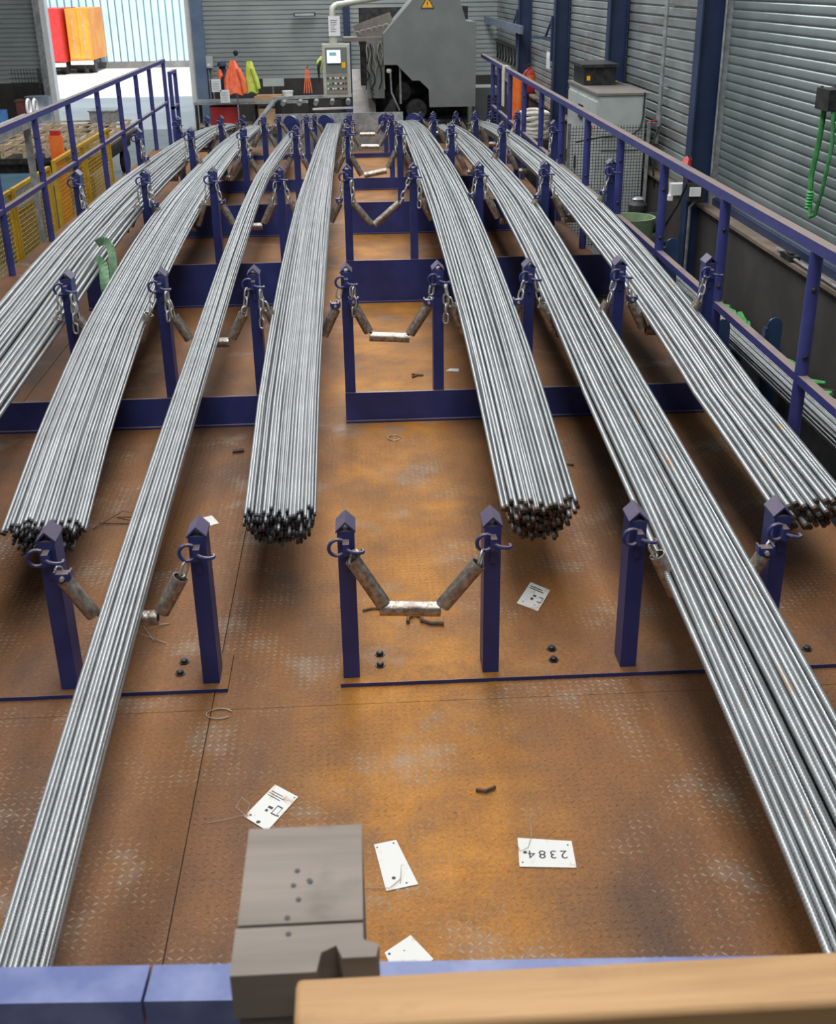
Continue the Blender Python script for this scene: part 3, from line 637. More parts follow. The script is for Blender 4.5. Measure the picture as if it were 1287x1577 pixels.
# ------------------------------------------------------------------ foreground timber
t = thing('timber_post', (-0.08, 0.88, FZ), 'weathered grey timber post with nail holes standing behind the front plank', 'timber post')
MB().bx(-0.142, -0.020, 0.8455, 0.985, FZ, 1.452).build('back_timber', M['wood_grey'], t)
MB().prism([(-0.144, 0.785), (-0.064, 0.785), (-0.060, 0.808), (-0.046, 0.816), (-0.040, 0.800), (-0.008, 0.800), (-0.005, 0.815), (-0.020, 0.822), (-0.020, 0.8435), (-0.144, 0.8435)], 'z', 1.395, 1.450).build('broken_timber', M['wood_grey'], t)
MB().bx(-0.140, -0.090, 0.79, 0.8435, FZ, 1.394).build('front_timber', M['wood_grey'], t)
hole = MB().lathe([(0.0028, 0), (0.0028, 0.0008)], (0, 0, 0), 8).mesh('nail_hole', M['black'], (0, 0, 0))
for x, y in ((-0.087, 0.917), (-0.090, 0.896), (-0.074, 0.902), (-0.073, 0.900), (-0.084, 0.876), (-0.094, 0.852)):
    inst(hole, 'nail_hole', t, (x, y, 1.4522))
inst(hole, 'nail_hole', t, (-0.092, 0.833, 1.4502))
m = MB(); m.bx(-0.082, 1.6, 0.712, 0.772, 1.40, 1.458)
pl = m.build('timber_plank', M['wood_tan']); tag(pl, 'tan sawn timber plank along the bottom right edge', 'plank')
bv = pl.modifiers.new('bevel', 'BEVEL'); bv.width = 0.006; bv.segments = 2
one('timber_walkway', MB().bx(-2.5, 2.5, -1.2, 0.80, FZ + 0.30, FZ + 0.40).bx(-2.4, -2.3, -1.1, -1.0, FZ, FZ + 0.30).bx(2.3, 2.4, -1.1, -1.0, FZ, FZ + 0.30).bx(-2.4, -2.3, 0.6, 0.7, FZ, FZ + 0.30).bx(2.3, 2.4, 0.6, 0.7, FZ, FZ + 0.30), M['wood_grey'], 'low weathered timber walkway in front of the deck', 'walkway')
st = thing('timber_upright', (1.45, 0.74, FZ), 'tan timber upright carrying the right end of the front plank', 'timber post')
MB().bx(1.40, 1.50, 0.71, 0.775, FZ + 0.40, 1.399).build('upright', M['wood_tan'], st)

# ------------------------------------------------------------------ tags and scrap on the deck
def card(corners, z, label, holes, wire=None, prints=None):
    c = Vector((sum(p[0] for p in corners) / 4, sum(p[1] for p in corners) / 4, z)); t = thing('paper_tag', c, label, 'tag', 'tags lying on the deck')
    MB().prism(corners, 'z', z, z + 0.0008).build('card', M['tag'], t)
    a, b, d = Vector((*corners[0], 0)), Vector((*corners[1], 0)), Vector((*corners[3], 0))
    def P(u, v): q = a + (b - a) * u + (d - a) * v; return q
    for u, v, r in holes:
        q = P(u, v); MB().lathe([(r, 0), (r, 0.0003)], (q.x, q.y, z + 0.0008), 10).build('punched_hole', M['ink'], t)
    for u0, v0, u1, v1 in prints or []:
        A, B, Cc, D = P(u0, v0), P(u1, v0), P(u1, v1), P(u0, v1)
        MB().prism([(q.x, q.y) for q in (A, B, Cc, D)], 'z', z + 0.0008, z + 0.0011).build('print', M['ink'], t)
    if wire: MB().tube([(p[0], p[1], p[2] + z) for p in wire], 0.0011, 5).build('tie_wire', M['wire'], t)
    return t, P
card([(-0.02, 2.61), (0.01, 2.42), (0.10, 2.44), (0.045, 2.625)], 0.0025, 'blank white tag with tie wire beside the grey timber post', [(0.08, 0.1, 0.003), (0.06, 0.85, 0.003), (0.78, 0.45, 0.006), (0.93, 0.92, 0.003)],
     [(-0.14, 2.43, 0.002), (-0.05, 2.435, 0.004), (0.02, 2.425, 0.006), (0.05, 2.46, 0.004), (0.055, 2.50, 0.012), (0.05, 2.445, 0.004)])
t, P = card([(0.40, 2.61), (0.39, 2.49), (0.55, 2.475), (0.555, 2.585)], 0.0025, 'white tag with handwritten number 2384 upside down', [(0.85, 0.06, 0.003), (0.15, 0.92, 0.003), (0.5, 0.12, 0.006)],
     [(0.455, 2.72, 0.002), (0.445, 2.66, 0.010), (0.44, 2.61, 0.006), (0.425, 2.565, 0.004), (0.40, 2.545, 0.008), (0.392, 2.58, 0.006)])
fc = bpy.data.curves.new('number', 'FONT'); fc.body = '2384'; fc.size = 0.046; fc.space_character = 1.35; fc.extrude = 0.00025
fo = bpy.data.objects.new('number', fc); COL.objects.link(fo); dg = bpy.context.evaluated_depsgraph_get(); me = bpy.data.meshes.new_from_object(fo.evaluated_get(dg)); bpy.data.objects.remove(fo)
me.materials.clear(); me.materials.append(M['ink'])
no = inst(me, 'handwritten_number', t, (0.536, 2.545, 0.0036), Quaternion((0, 0, 1), R(176)))
t, P = card([(-0.325, 2.905), (-0.41, 2.76), (-0.335, 2.69), (-0.25, 2.84)], 0.0025, 'stained printed white tag with long tie wire left of the others', [(0.9, 0.15, 0.004), (0.62, 0.93, 0.004), (0.95, 0.55, 0.007), (0.06, 0.92, 0.003)],
     [(-0.52, 2.735, 0.002), (-0.47, 2.745, 0.004), (-0.40, 2.76, 0.008), (-0.395, 2.80, 0.016), (-0.42, 2.825, 0.02), (-0.435, 2.79, 0.014), (-0.40, 2.755, 0.004)],
     [(0.60, 0.42, 0.66, 0.52), (0.50, 0.42, 0.56, 0.60), (0.40, 0.66, 0.43, 0.88), (0.62, 0.66, 0.65, 0.88), (0.40, 0.66, 0.65, 0.69), (0.40, 0.86, 0.65, 0.88), (0.28, 0.08, 0.30, 0.6), (0.22, 0.08, 0.24, 0.7), (0.16, 0.08, 0.18, 0.55)])
t, P = card([(0.66, 4.16), (0.58, 3.99), (0.655, 3.92), (0.73, 4.085)], 0.0025, 'printed white tag lying right of the middle posts', [(0.85, 0.2, 0.004), (0.8, 0.75, 0.004)], None,
     [(0.42, 0.45, 0.5, 0.6), (0.56, 0.42, 0.66, 0.55), (0.42, 0.75, 0.46, 0.95), (0.62, 0.75, 0.66, 0.95), (0.42, 0.92, 0.66, 0.95), (0.2, 0.1, 0.24, 0.8), (0.12, 0.1, 0.16, 0.7)])
card([(0.0, 2.20), (0.03, 2.10), (0.125, 2.17), (0.07, 2.255)], 0.0025, 'stained white tag half hidden behind the front rail', [(0.12, 0.12, 0.004), (0.3, 0.6, 0.002)])
card([(-0.80, 4.90), (-0.81, 4.78), (-0.70, 4.84), (-0.745, 4.93)], 0.0025, 'plain white tag behind the post right of the narrow bundle', [])
card([(0.13, 6.36), (0.19, 6.34), (0.20, 6.42), (0.15, 6.44)], 0.0025, 'small white scrap behind the middle sling, second row', [])
card([(0.52, 7.02), (0.60, 7.0), (0.61, 7.06), (0.55, 7.07)], 0.0025, 'crumpled white scrap beside the bundle right of the empty lane', [])
def scrap(pts, r, m, label, name='wire_scrap'):
    one(name, MB().tube([(x, y, r + z) for x, y, z in pts], r, 6), m, label, 'scrap')
scrap([(0.135, 3.86, 0.003), (0.14, 3.90, 0.003), (0.165, 3.915, 0.003), (0.19, 3.90, 0.003), (0.19, 3.87, 0.003), (0.225, 3.845, 0.003), (0.275, 3.84, 0.003)], 0.008, M['rustwire'], 'bent rusty rod offcut under the middle sling, nearest row', 'rod_offcut')
scrap([(-0.04, 3.97, 0.002), (0.0, 3.985, 0.002), (0.05, 3.975, 0.002), (0.06, 3.965, 0.002)], 0.005, M['rustwire'], 'short rusty hooked rod left of the middle sling')
scrap([(-0.53, 3.28 + 0.05 * math.sin(a) , 0.003) if False else (-0.54 + 0.045 * math.cos(a), 3.30 + 0.03 * math.sin(a), 0.003) for a in [R(q) for q in range(20, 350, 30)]], 0.0022, M['wire'], 'small open ring of wire by the deck seam')
scrap([(0.15 + 0.035 * math.cos(a), 5.86 + 0.04 * math.sin(a), 0.003) for a in [R(q) for q in range(0, 340, 30)]], 0.0025, M['wire'], 'small wire ring in front of the second row beam')
scrap([(-0.84, 3.80, 0.002), (-0.90, 3.92, 0.002), (-0.80, 3.93, 0.002), (-0.92, 3.86, 0.01), (-0.79, 3.78, 0.002)], 0.0022, M['wire'], 'crossed tie wires beside the narrow bundle near its sling')
scrap([(-1.28, 4.82, 0.002), (-1.16, 4.95, 0.03), (-1.03, 4.94, 0.002), (-1.18, 4.90, 0.02), (-1.05, 4.86, 0.002), (-1.26, 4.88, 0.004)], 0.0025, M['rustwire'], 'tangle of rusty tie wire between second and third bundles')
scrap([(0.30, 6.9, 0.002), (0.33, 6.94, 0.002), (0.37, 6.93, 0.002), (0.30, 6.96, 0.002)], 0.006, M['rustwire'], 'short dark offcut under the middle sling, second row')
scrap([(-0.72, 5.72, 0.003), (-0.66, 5.73, 0.003)], 0.011, M['rustwire'], 'short rusty stub in front of second row beam, left part', 'rod_offcut')
scrap([(-0.62, 5.69, 0.003), (-0.53, 5.70, 0.003)], 0.009, M['rustwire'], 'longer rusty stub beside the bundle left of the empty lane', 'rod_offcut')
scrap([(0.98, 5.38, 0.002), (1.03, 5.40, 0.002), (1.06, 5.39, 0.002)], 0.006, M['rustwire'], 'small dark stub between the two bundles right of the lane', 'rod_offcut')
scrap([(0.30, 2.83, 0.002), (0.33, 2.82, 0.004), (0.36, 2.84, 0.002)], 0.006, M['rustwire'], 'small rust flake curl on the orange lane', 'rod_offcut')
scrap([(0.27, 9.5, 0.002), (0.36, 9.35, 0.002)], 0.006, M['rustwire'], 'thin dark rod in the empty lane behind the third beam', 'rod_offcut')
scrap([(-1.25, 6.95, 0.002), (-1.2, 7.0, 0.002), (-1.22, 7.1, 0.01)], 0.005, M['rustwire'], 'dark bent scrap left of the second row posts')
scrap([(-0.95, 9.55, 0.002), (-0.83, 9.6, 0.03), (-0.75, 9.75, 0.002), (-0.72, 9.5, 0.002), (-0.85, 9.42, 0.002)], 0.006, M['rustwire'], 'tangled dark scrap behind the third row beam')
# green lifting strap on the left bundle
t = thing('lifting_strap', (-1.60, 7.2, 0.3), 'pale green webbing strap looped on the leftmost bundle', 'strap')
def ribbon(pts, wd, th=0.004, ax=(0, 1, 0)):
    m = MB(); n_ = len(pts); pts = [tuple(hermite(list(range(n_)), [p[k] for p in pts], i / 5) for k in range(3)) for i in range(5 * (n_ - 1) + 1)]
    for a, b in zip(pts[:-1], pts[1:]): m.bar(a, b, wd, th, ax)
    return m
ribbon([(-1.66, 7.35, 0.80), (-1.60, 7.30, 0.83), (-1.555, 7.25, 0.77), (-1.545, 7.15, 0.55), (-1.56, 7.1, 0.38)], 0.05, 0.005, (0, 1, 0)).build('strap_band', M['palegreen'], t)
ribbon([(-1.64, 7.20, 0.74), (-1.595, 7.15, 0.70), (-1.575, 7.05, 0.58), (-1.555, 7.08, 0.40)], 0.06, 0.005, (0, 1, 0)).build('strap_band', M['palegreen'], t)

# ------------------------------------------------------------------ outside the door
fa = thing('warehouse_facade', (-8, 51.5, FZ), 'pale blue-white warehouse facade with vertical ribs across the yard', 'building')
MB().bx(-30, 8, 51.55, 58, FZ, 9).build('facade_wall', M['facade_gap'], fa)
strip_me = None
for i in range(46):
    x = -14.6 + i * 0.29
    if strip_me is None:
        strip_me = MB().prism([(0.02, 0), (0.055, -0.035), (0.235, -0.035), (0.27, 0)], 'z', 0.0, 9.6).mesh('facade_strip', M['facade'], (0, 0, 0), 20)
    inst(strip_me, 'facade_strip', fa, (x, 51.55, FZ + 0.25))
MB().bx(-30, 8, 51.50, 51.56, FZ, FZ + 0.24).build('facade_base', M['concrete'], fa)
def trailer(x0, x1, y0, y1, z0, z1, bodymat, label):
    t = thing('lorry_trailer', ((x0 + x1) / 2, y0, FZ), label, 'trailer', 'trailers parked in the yard')
    MB().bx(x0, x1, y0 + 0.03, y1, z0, z1).build('trailer_body', bodymat, t)
    xm = (x0 + x1) / 2
    for a, b in ((x0 + 0.03, xm - 0.01), (xm + 0.01, x1 - 0.03)):
        d = MB().bx(a, b, y0, y0 + 0.03, z0 + 0.05, z1 - 0.06).build('rear_door', bodymat, t)
        MB().bx((a + b) / 2 - 0.015, (a + b) / 2 + 0.015, y0 - 0.03, y0, z0 + 0.08, z1 - 0.1).build('lock_rod', M['galv'], d)
    MB().bx(x0, x1, y0 - 0.02, y0 + 0.10, z0 - 0.16, z0 - 0.02).build('bumper', M['white'], t)
    for x in (x0 + 0.2, x1 - 0.2):
        MB().tube([(x - 0.14, y0 + 0.8, FZ + 0.28), (x + 0.14, y0 + 0.8, FZ + 0.28)], 0.28, 16).build('wheel', M['black'], t)
    MB().bx(x0 + 0.3, x1 - 0.3, y0 + 0.3, y1, z0 - 0.14, z0).build('chassis', M['dark'], t)
trailer(-13.5, -11.12, 47.9, 50.9, -0.42, 1.48, M['red'], 'red lorry trailer parked outside at the left door jamb')
trailer(-11.02, -10.16, 48.4, 51.2, -0.38, 1.47, M['orange_truck'], 'orange lorry trailer parked outside right of the red one')
t = thing('yard_bollard', (-8.4, 33.0, FZ), 'thin dark post with pale board standing outside the door', 'post')
MB().tube([(-8.0, 33.0, FZ), (-8.18, 33.0, 0.25)], 0.025, 8).build('pole', M['dark'], t); MB().bx(-8.42, -8.22, 33.05, 33.1, FZ, -0.18).build('board', M['batten'], t)

# ------------------------------------------------------------------ left of the deck
def mesh_panel(parent, p0, p1, z0, z1, m, nx, nz, name='mesh', r=0.0035):
    p0, p1 = Vector(p0), Vector(p1); mb = MB()
    for i in range(1, nx):
        q = p0.lerp(p1, i / nx); mb.tube([(q.x, q.y, z0), (q.x, q.y, z1)], r, 4, cap=False)
    for i in range(1, nz):
        z = z0 + (z1 - z0) * i / nz; mb.tube([(p0.x, p0.y, z), (p1.x, p1.y, z)], r, 4, cap=False)
    o = mb.build(name, m, parent, angle=180); return o
def fence_panel(y0, y1, x, ztop, label, name='mesh_fence_panel'):
    t = thing(name, (x, (y0 + y1) / 2, FZ), label, 'fence panel', 'yellow mesh fence along the deck')
    for y in (y0 + 0.025, y1 - 0.025): MB().bx(x - 0.025, x + 0.025, y - 0.025, y + 0.025, FZ, ztop).build('fence_post', M['yellow'], t)
    for z in (FZ + 0.12, ztop - 0.02): MB().bx(x - 0.02, x + 0.02, y0 + 0.05, y1 - 0.05, z - 0.02, z + 0.02).build('fence_bar', M['yellow'], t)
    mesh_panel(t, (x, y0 + 0.05, 0), (x, y1 - 0.05, 0), FZ + 0.12, ztop - 0.02, M['yellow'], int((y1 - y0) / 0.06), 20)
for (a, b, w_) in ((9.4, 11.2, 'nearest one'), (11.25, 13.0, 'second from camera'), (13.05, 14.75, 'third, below the orange post'), (15.0, 16.7, 'fourth, behind the orange post'), (16.75, 18.5, 'furthest one')):
    fence_panel(a, b, -3.8, 0.27 if a < 14 else 0.30, 'yellow wire mesh fence panel beside left guard rail, ' + w_)
t = thing('orange_post', (-3.95, 15.9, FZ), 'flat orange steel post behind the yellow fence', 'post')
MB().bx(-4.03, -3.86, 15.86, 15.92, FZ, 0.50).build('plate', M['orange'], t); MB().bx(-4.01, -3.88, 15.86, 15.92, 0.501, 0.56).build('plate_top', M['red'], t); MB().bx(-4.1, -3.8, 15.80, 15.98, FZ, FZ + 0.012).build('foot', M['orange'], t)
t = thing('orange_barrier', (-4.05, 12.2, FZ), 'orange sloping barrier behind the nearest yellow fence', 'barrier')
MB().bar((-3.98, 11.6, -0.10), (-4.0, 12.6, 0.02), 0.03, 0.35).build('board', M['orange'], t)
for y in (11.7, 12.5): MB().bx(-4.03, -3.97, y - 0.03, y + 0.03, FZ, -0.08).build('leg', M['orange'], t)
t = thing('cable_duct', (-3.3, 10.6, FZ), 'light grey sheet metal duct beyond the left guard rail', 'duct')
MB().bx(-3.42, -3.24, 8.6, 12.6, 1.00, 1.09).build('duct', M['galv'], t)
for y in (9.0, 12.3): MB().bx(-3.36, -3.30, y - 0.03, y + 0.03, FZ, 1.0).build('support', M['galv'], t)
for k, (y, z) in enumerate(((12.5, 1.10), (12.75, 1.08))):
    MB().tube([(-3.33, y + 0.07 * math.cos(a), z + 0.06 + 0.075 * math.sin(a)) for a in [R(q) for q in range(0, 360, 30)]], 0.014, 6, closed=True).build('cable_loop', M['white'], t)
# cart with timber lattice
t = thing('flat_cart', (-4.9, 20.5, FZ), 'dark flat cart carrying pale timber lattices left of the fence', 'cart')
MB().bx(-5.9, -4.05, 18.6, 22.6, -0.22, -0.14).build('bed', M['dark'], t); MB().bx(-5.7, -4.2, 18.8, 22.4, -0.42, -0.22).build('chassis', M['dark'], t)
for x in (-5.6, -4.3):
    for y in (19.0, 22.2): MB().tube([(x - 0.06, y, FZ + 0.2), (x + 0.06, y, FZ + 0.2)], 0.20, 14).build('wheel', M['black'], t)
for i, (z, w_) in enumerate(((-0.139, 'lower'), (-0.038, 'upper'))):
    t = thing('timber_lattice', (-4.9, 20.5, z), '%s pale timber lattice lying on the dark flat cart' % w_, 'lattice', 'timber lattices on the cart')
    for k in range(6): MB().bx(-5.85 + k * 0.34, -5.81 + k * 0.34, 18.65, 22.5 - i * 0.4, z, z + 0.07).build('long_batten', M['batten'], t)
    for k in range(6): MB().bx(-5.88, -4.07, 18.66 + k * (0.75 - 0.08 * i), 18.69 + k * (0.75 - 0.08 * i), z + 0.071, z + 0.10).build('cross_batten', M['batten'], t)
one('grey_box', MB().bx(-4.7, -4.25, 21.5, 22.0, 0.063, 0.25).bx(-4.72, -4.23, 21.48, 22.02, 0.25, 0.27), M['galv'], 'small grey lidded box on top of the timber lattices', 'box')
# blue vat under
one('blue_trough', MB().bx(-5.4, -4.3, 14.6, 17.8, FZ, -0.28).bx(-5.45, -4.25, 14.55, 17.85, -0.28, -0.25), mat('trough_blue', (0.03, 0.08, 0.12), (0.05, 0.11, 0.15), 4, 0.4), 'dark blue-green low trough behind the yellow fence', 'trough')
# by the left part of the back wall
b = thing('oil_drum', (-7.1, 27.5, FZ), 'ribbed pale steel drum standing by the left door jamb', 'drum')
MB().lathe([(0.28, 0), (0.28, 0.28), (0.295, 0.30), (0.28, 0.32), (0.28, 0.58), (0.295, 0.60), (0.28, 0.62), (0.28, 0.90), (0.29, 0.92)], (-7.1, 27.5, FZ), 24).build('drum_body', M['barrel'], b)
one('brown_crate', MB().bx(-7.55, -7.36, 27.3, 27.6, FZ, -0.05).bx(-7.57, -7.34, 27.28, 27.62, -0.05, -0.02), mat('brown_red', (0.16, 0.05, 0.04), (0.22, 0.08, 0.06), 6, 0.7), 'narrow reddish brown crate left of the steel drum', 'crate')
b = thing('blue_bin', (-8.0, 26.5, FZ), 'bright blue open bin at the left edge of the picture', 'bin')
for x0, x1, y0, y1 in ((-8.3, -7.62, 26.2, 26.23), (-8.3, -7.62, 26.77, 26.8), (-8.3, -8.27, 26.23, 26.77), (-7.65, -7.62, 26.23, 26.77)): MB().bx(x0, x1, y0, y1, FZ, -0.16).build('bin_side', M['bluebin'], b)
MB().bx(-8.27, -7.65, 26.23, 26.77, FZ, FZ + 0.03).build('bin_floor', M['bluebin'], b); MB().bx(-8.34, -7.58, 26.16, 26.2, -0.19, -0.14).build('rim', M['bluebin'], b)
b = thing('wire_basket', (-7.4, 28.6, FZ), 'dark wire mesh basket against the plinth left of the door', 'basket')
mesh_panel(b, (-7.95, 28.55, 0), (-7.32, 28.55, 0), FZ, 0.56, M['dark'], 9, 14, 'front_mesh', 0.006); mesh_panel(b, (-7.32, 28.55, 0), (-7.32, 28.9, 0), FZ, 0.56, M['dark'], 5, 14, 'side_mesh', 0.006)
for i, (x, y, a) in enumerate(((-7.35, 26.3, 0.3), (-7.3, 26.6, -0.5), (-7.2, 26.2, 0.9))):
    m = MB().bar((x - 0.3 * math.cos(a), y - 0.3 * math.sin(a), FZ + 0.06 + 0.12 * i), (x + 0.3 * math.cos(a), y + 0.3 * math.sin(a), FZ + 0.10 + 0.12 * i), 0.10, 0.06)
    one('metal_offcut', m, M['galv'], ['flat grey metal offcut at the bottom of the pile by the blue bin', 'middle grey metal offcut of the pile by the blue bin', 'topmost grey metal offcut of the pile by the blue bin'][i], 'offcut', 'offcuts by the blue bin')

# ------------------------------------------------------------------ machine at the far end
t = thing('bending_machine', (1.1, 19.3, FZ), 'large grey machine with angular sheet cover and warning triangle', 'machine')
poly = [(0.45, 1.12), (0.45, 1.55), (0.98, 2.10), (1.58, 2.10), (1.70, 1.72), (1.86, 1.70), (1.85, 0.50), (1.14, 0.50), (1.13, 0.76), (0.99, 0.89), (0.88, 0.89), (0.65, 1.12)]
MB().prism(poly, 'y', 18.60, 18.64).build('front_cover', M['machine'], t)
MB().prism([(0.45, 1.12), (0.45, 1.55), (0.98, 2.10), (1.58, 2.10), (1.70, 1.72), (1.86, 1.70), (1.86, 1.60), (1.66, 1.62), (1.55, 2.02), (1.0, 2.02), (0.53, 1.52), (0.53, 1.12)], 'y', 18.641, 19.8).build('cover_skirt', M['machine'], t)
MB().bx(1.80, 1.85, 18.641, 19.8, 0.50, 1.60).build('cover_side', M['machine'], t)
MB().bx(0.10, 1.84, 19.81, 20.4, FZ, 1.9).build('machine_body', M['dark'], t)
MB().bx(0.60, 1.75, 18.75, 19.8, FZ, 0.30).build('machine_base', M['dark'], t)
MB().tube([(0.75, 18.9, 0.72), (1.05, 19.3, 0.72)], 0.14, 16).build('roller', M['dark'], t)
MB().tube([(0.95, 18.8, 0.45), (0.95, 19.6, 0.45)], 0.16, 16).build('roller', M['dark'], t)
MB().tube([(0.55, 18.7, 1.0), (0.56, 18.7, 0.72), (0.68, 18.7, 0.45)], 0.015, 6).build('lever', M['galv'], t); MB().lathe([(0.03, 0), (0.045, 0.03), (0.03, 0.06)], (0.53, 18.7, 1.0), 10).build('knob', M['white'], t)
MB().tube([(0.70, 18.7, 1.08), (0.70, 18.7, 0.55)], 0.018, 6).build('rod', M['galv'], t)
# warning triangle, printed mark on it
sg = MB().prism([(1.02, 1.90), (1.22, 1.90), (1.12, 2.07)], 'y', 18.594, 18.599).build('warning_sign', M['warn'], t)
for a, b_ in (((1.025, 1.905), (1.215, 1.905)), ((1.215, 1.905), (1.12, 2.062)), ((1.12, 2.062), (1.025, 1.905))): MB().bar((a[0], 18.592, a[1]), (b_[0], 18.592, b_[1]), 0.004, 0.012).build('sign_border', M['ink'], sg)
MB().prism([(1.128, 2.015), (1.108, 1.965), (1.122, 1.965), (1.112, 1.925), (1.134, 1.975), (1.120, 1.975)], 'y', 18.590, 18.593).build('sign_mark', M['ink'], sg)
# left of the cover: block with cables, top tray, ramp
MB().bx(0.20, 0.46, 18.9, 19.8, 0.62, 1.44).build('valve_block', M['machine'], t)
MB().bx(-0.16, 0.50, 18.95, 19.4, 1.44, 1.50).build('tray', M['cabtop'], t); MB().bar((0.05, 19.1, 1.52), (0.62, 19.2, 1.70), 0.3, 0.03, (0, 1, 0)).build('tray_plate', M['cabtop'], t)
rg = random.Random(5)
for i in range(9):
    x = 0.20 + 0.03 * i; pts = [(x + rg.uniform(-0.04, 0.04), 18.86 - rg.uniform(0, 0.04), 1.42 - 0.11 * k + rg.uniform(-0.02, 0.02)) for k in range(rg.randint(3, 7))]
    MB().tube(pts, 0.011, 6).build('hose', M['cable'] if i % 3 else M['black'], t)
for i in range(6):
    MB().tube([(0.06 + 0.09 * i + 0.05 * math.cos(a), 19.05, 1.54 + 0.05 * i * 0.4 + 0.04 * math.sin(a)) for a in [R(q) for q in range(0, 220, 30)]], 0.010, 6).build('hose', M['cable'], t)
for i in range(6):
    MB().tube([(0.235 + 0.03 * math.cos(a) + 0.01 * i, 18.85, 0.98 - 0.065 * i + 0.025 * math.sin(a)) for a in [R(q) for q in range(60, 320, 40)]], 0.006, 5).build('spring_coil', M['dark'], t)
MB().prism([(18.75, 0.26), (20.3, 0.96), (20.3, 0.92), (18.75, 0.22)], 'x', -0.04, 0.32).build('ramp_plate', mat('ramp', (0.19, 0.165, 0.15), (0.25, 0.22, 0.2), 8, 0.6), t)
MB().prism([(0.30, 0.20), (0.62, 0.20), (0.62, 0.62), (0.56, 0.62)], 'y', 18.7, 18.9).build('dark_guard', M['black'], t)
# control panel on its arm
t = thing('control_panel', (-0.26, 18.35, 0.7), 'grey control panel with white screen hanging on a bent arm', 'control panel')
MB().bx(-0.47, -0.06, 18.30, 18.48, 0.70, 1.44).build('housing', M['panelgrey'], t)
MB().bx(-0.435, -0.095, 18.285, 18.299, 1.04, 1.405).build('screen_frame', M['panelgrey'], t)
MB().bx(-0.425, -0.105, 18.277, 18.284, 1.05, 1.395).build('screen_face', M['paneldark'], t)
sc_ = MB().bx(-0.40, -0.20, 18.270, 18.276, 1.18, 1.36).build('screen', M['screen'], t)
MB().bx(-0.365, -0.26, 18.267, 18.269, 1.28, 1.33).build('screen_window', mat('screen_cyan', (0.30, 0.62, 0.66), None, rough=0.4), sc_)
MB().bx(-0.40, -0.20, 18.270, 18.276, 1.155, 1.178).build('screen_strip', M['blue_col'], t)
MB().bx(-0.185, -0.13, 18.268, 18.276, 1.11, 1.19).build('yellow_label', M['warn'], t)
MB().bx(-0.425, -0.105, 18.285, 18.299, 0.75, 1.02).build('keypad', M['keypad'], t)
btn = {c: MB().tube([(0, 0, 0), (0, -0.016, 0)], 0.013, 8).mesh('button', M[c], (0, 0, 0)) for c in ('white', 'green_btn', 'black', 'red')}
for r_ in range(3):
    for c_ in range(8):
        c = 'green_btn' if (r_, c_) in ((1, 1),) else ('black' if (r_ * 8 + c_) % 5 in (0, 2) or (r_, c_) in ((1, 6), (1, 7), (0, 7)) else 'white')
        if (r_, c_) == (2, 7): c = 'red'
        inst(btn[c], 'button', t, (-0.40 + c_ * 0.038, 18.285, 0.97 - r_ * 0.075))
arm = [(-0.30, 18.4, 1.44), (-0.30, 18.4, 1.88), (-0.29, 18.42, 1.93), (-0.25, 18.45, 1.96), (-0.2, 18.5, 1.97), (1.1, 18.72, 2.16)]
MB().tube(arm, 0.045, 10).build('arm', M['panelgrey'], t); MB().tube([(-0.30, 18.4, 1.44), (-0.30, 18.4, 1.52)], 0.06, 12).build('swivel', M['panelgrey'], t)
t2 = thing('paper_sheet', (-0.27, 18.33, 1.55), 'white paper sheet taped to the control panel arm', 'paper'); MB().bx(-0.36, -0.19, 18.335, 18.337, 1.55, 1.82).build('sheet', M['paper'], t2)
for i in range(6): MB().bx(-0.33, -0.33 + rg.uniform(0.06, 0.11), 18.332, 18.335, 1.76 - i * 0.03, 1.766 - i * 0.03).build('text_line', M['ink'], t2)
t2 = thing('work_gloves', (-0.52, 18.36, 1.0), 'yellow and black gloves hanging at the control panel side', 'gloves')
MB().tube([(-0.475, 18.36, 1.27), (-0.515, 18.35, 1.20), (-0.515, 18.33, 1.12), (-0.53, 18.33, 1.05)], [0.02, 0.045, 0.04, 0.02], 8).build('glove', M['lime'], t2); MB().tube([(-0.50, 18.31, 1.22), (-0.525, 18.30, 1.15), (-0.535, 18.30, 1.08), (-0.53, 18.31, 0.90)], [0.012, 0.03, 0.02, 0.006], 8).build('glove', M['black'], t2)
# galvanised end plate with blue guide discs
t = thing('end_plate', (-0.2, 17.4, 0), 'galvanised end plate with blue round guides behind the last posts', 'plate')
MB().bx(-1.15, 0.68, 17.40, 17.42, 0.02, 0.56).build('sheet', M['galv'], t)
for x in (-0.95, -0.45, 0.42, 0.82):
    MB().tube([(x, 17.34, 0.42), (x + 0.03, 17.39, 0.42)], 0.125, 20).build('guide_disc', M['blue'], t)
t = thing('roller_table', (-0.5, 20.3, FZ), 'low steel roller table left of the machine', 'roller table')
MB().bar((-1.35, 20.0, 0.55), (0.40, 20.0, 0.58), 0.06, 0.05).build('side_rail', M['galv'], t); MB().bar((-1.35, 20.7, 0.48), (0.05, 20.7, 0.48), 0.06, 0.05).build('side_rail', M['dark'], t)
MB().bar((-0.70, 19.7, 0.40), (0.0, 19.7, 0.41), 0.03, 0.03).build('bright_rod', M['white'], t)
for x in (-1.3, -0.75, -0.2): MB().bx(x - 0.03, x + 0.03, 20.0, 20.06, FZ, 0.53).build('leg', M['dark'], t); MB().bx(x - 0.03, x + 0.03, 20.67, 20.73, FZ, 0.46).build('leg', M['dark'], t)
for i in range(5): MB().tube([(-1.2 + 0.27 * i, 20.04, 0.46), (-1.2 + 0.27 * i, 20.66, 0.44)], 0.04, 10).build('roller', M['galv'], t)
MB().bar((-1.75, 19.6, 0.05), (-1.3, 20.0, 0.55), 0.10, 0.03).build('sloping_plate', M['galv'], t)

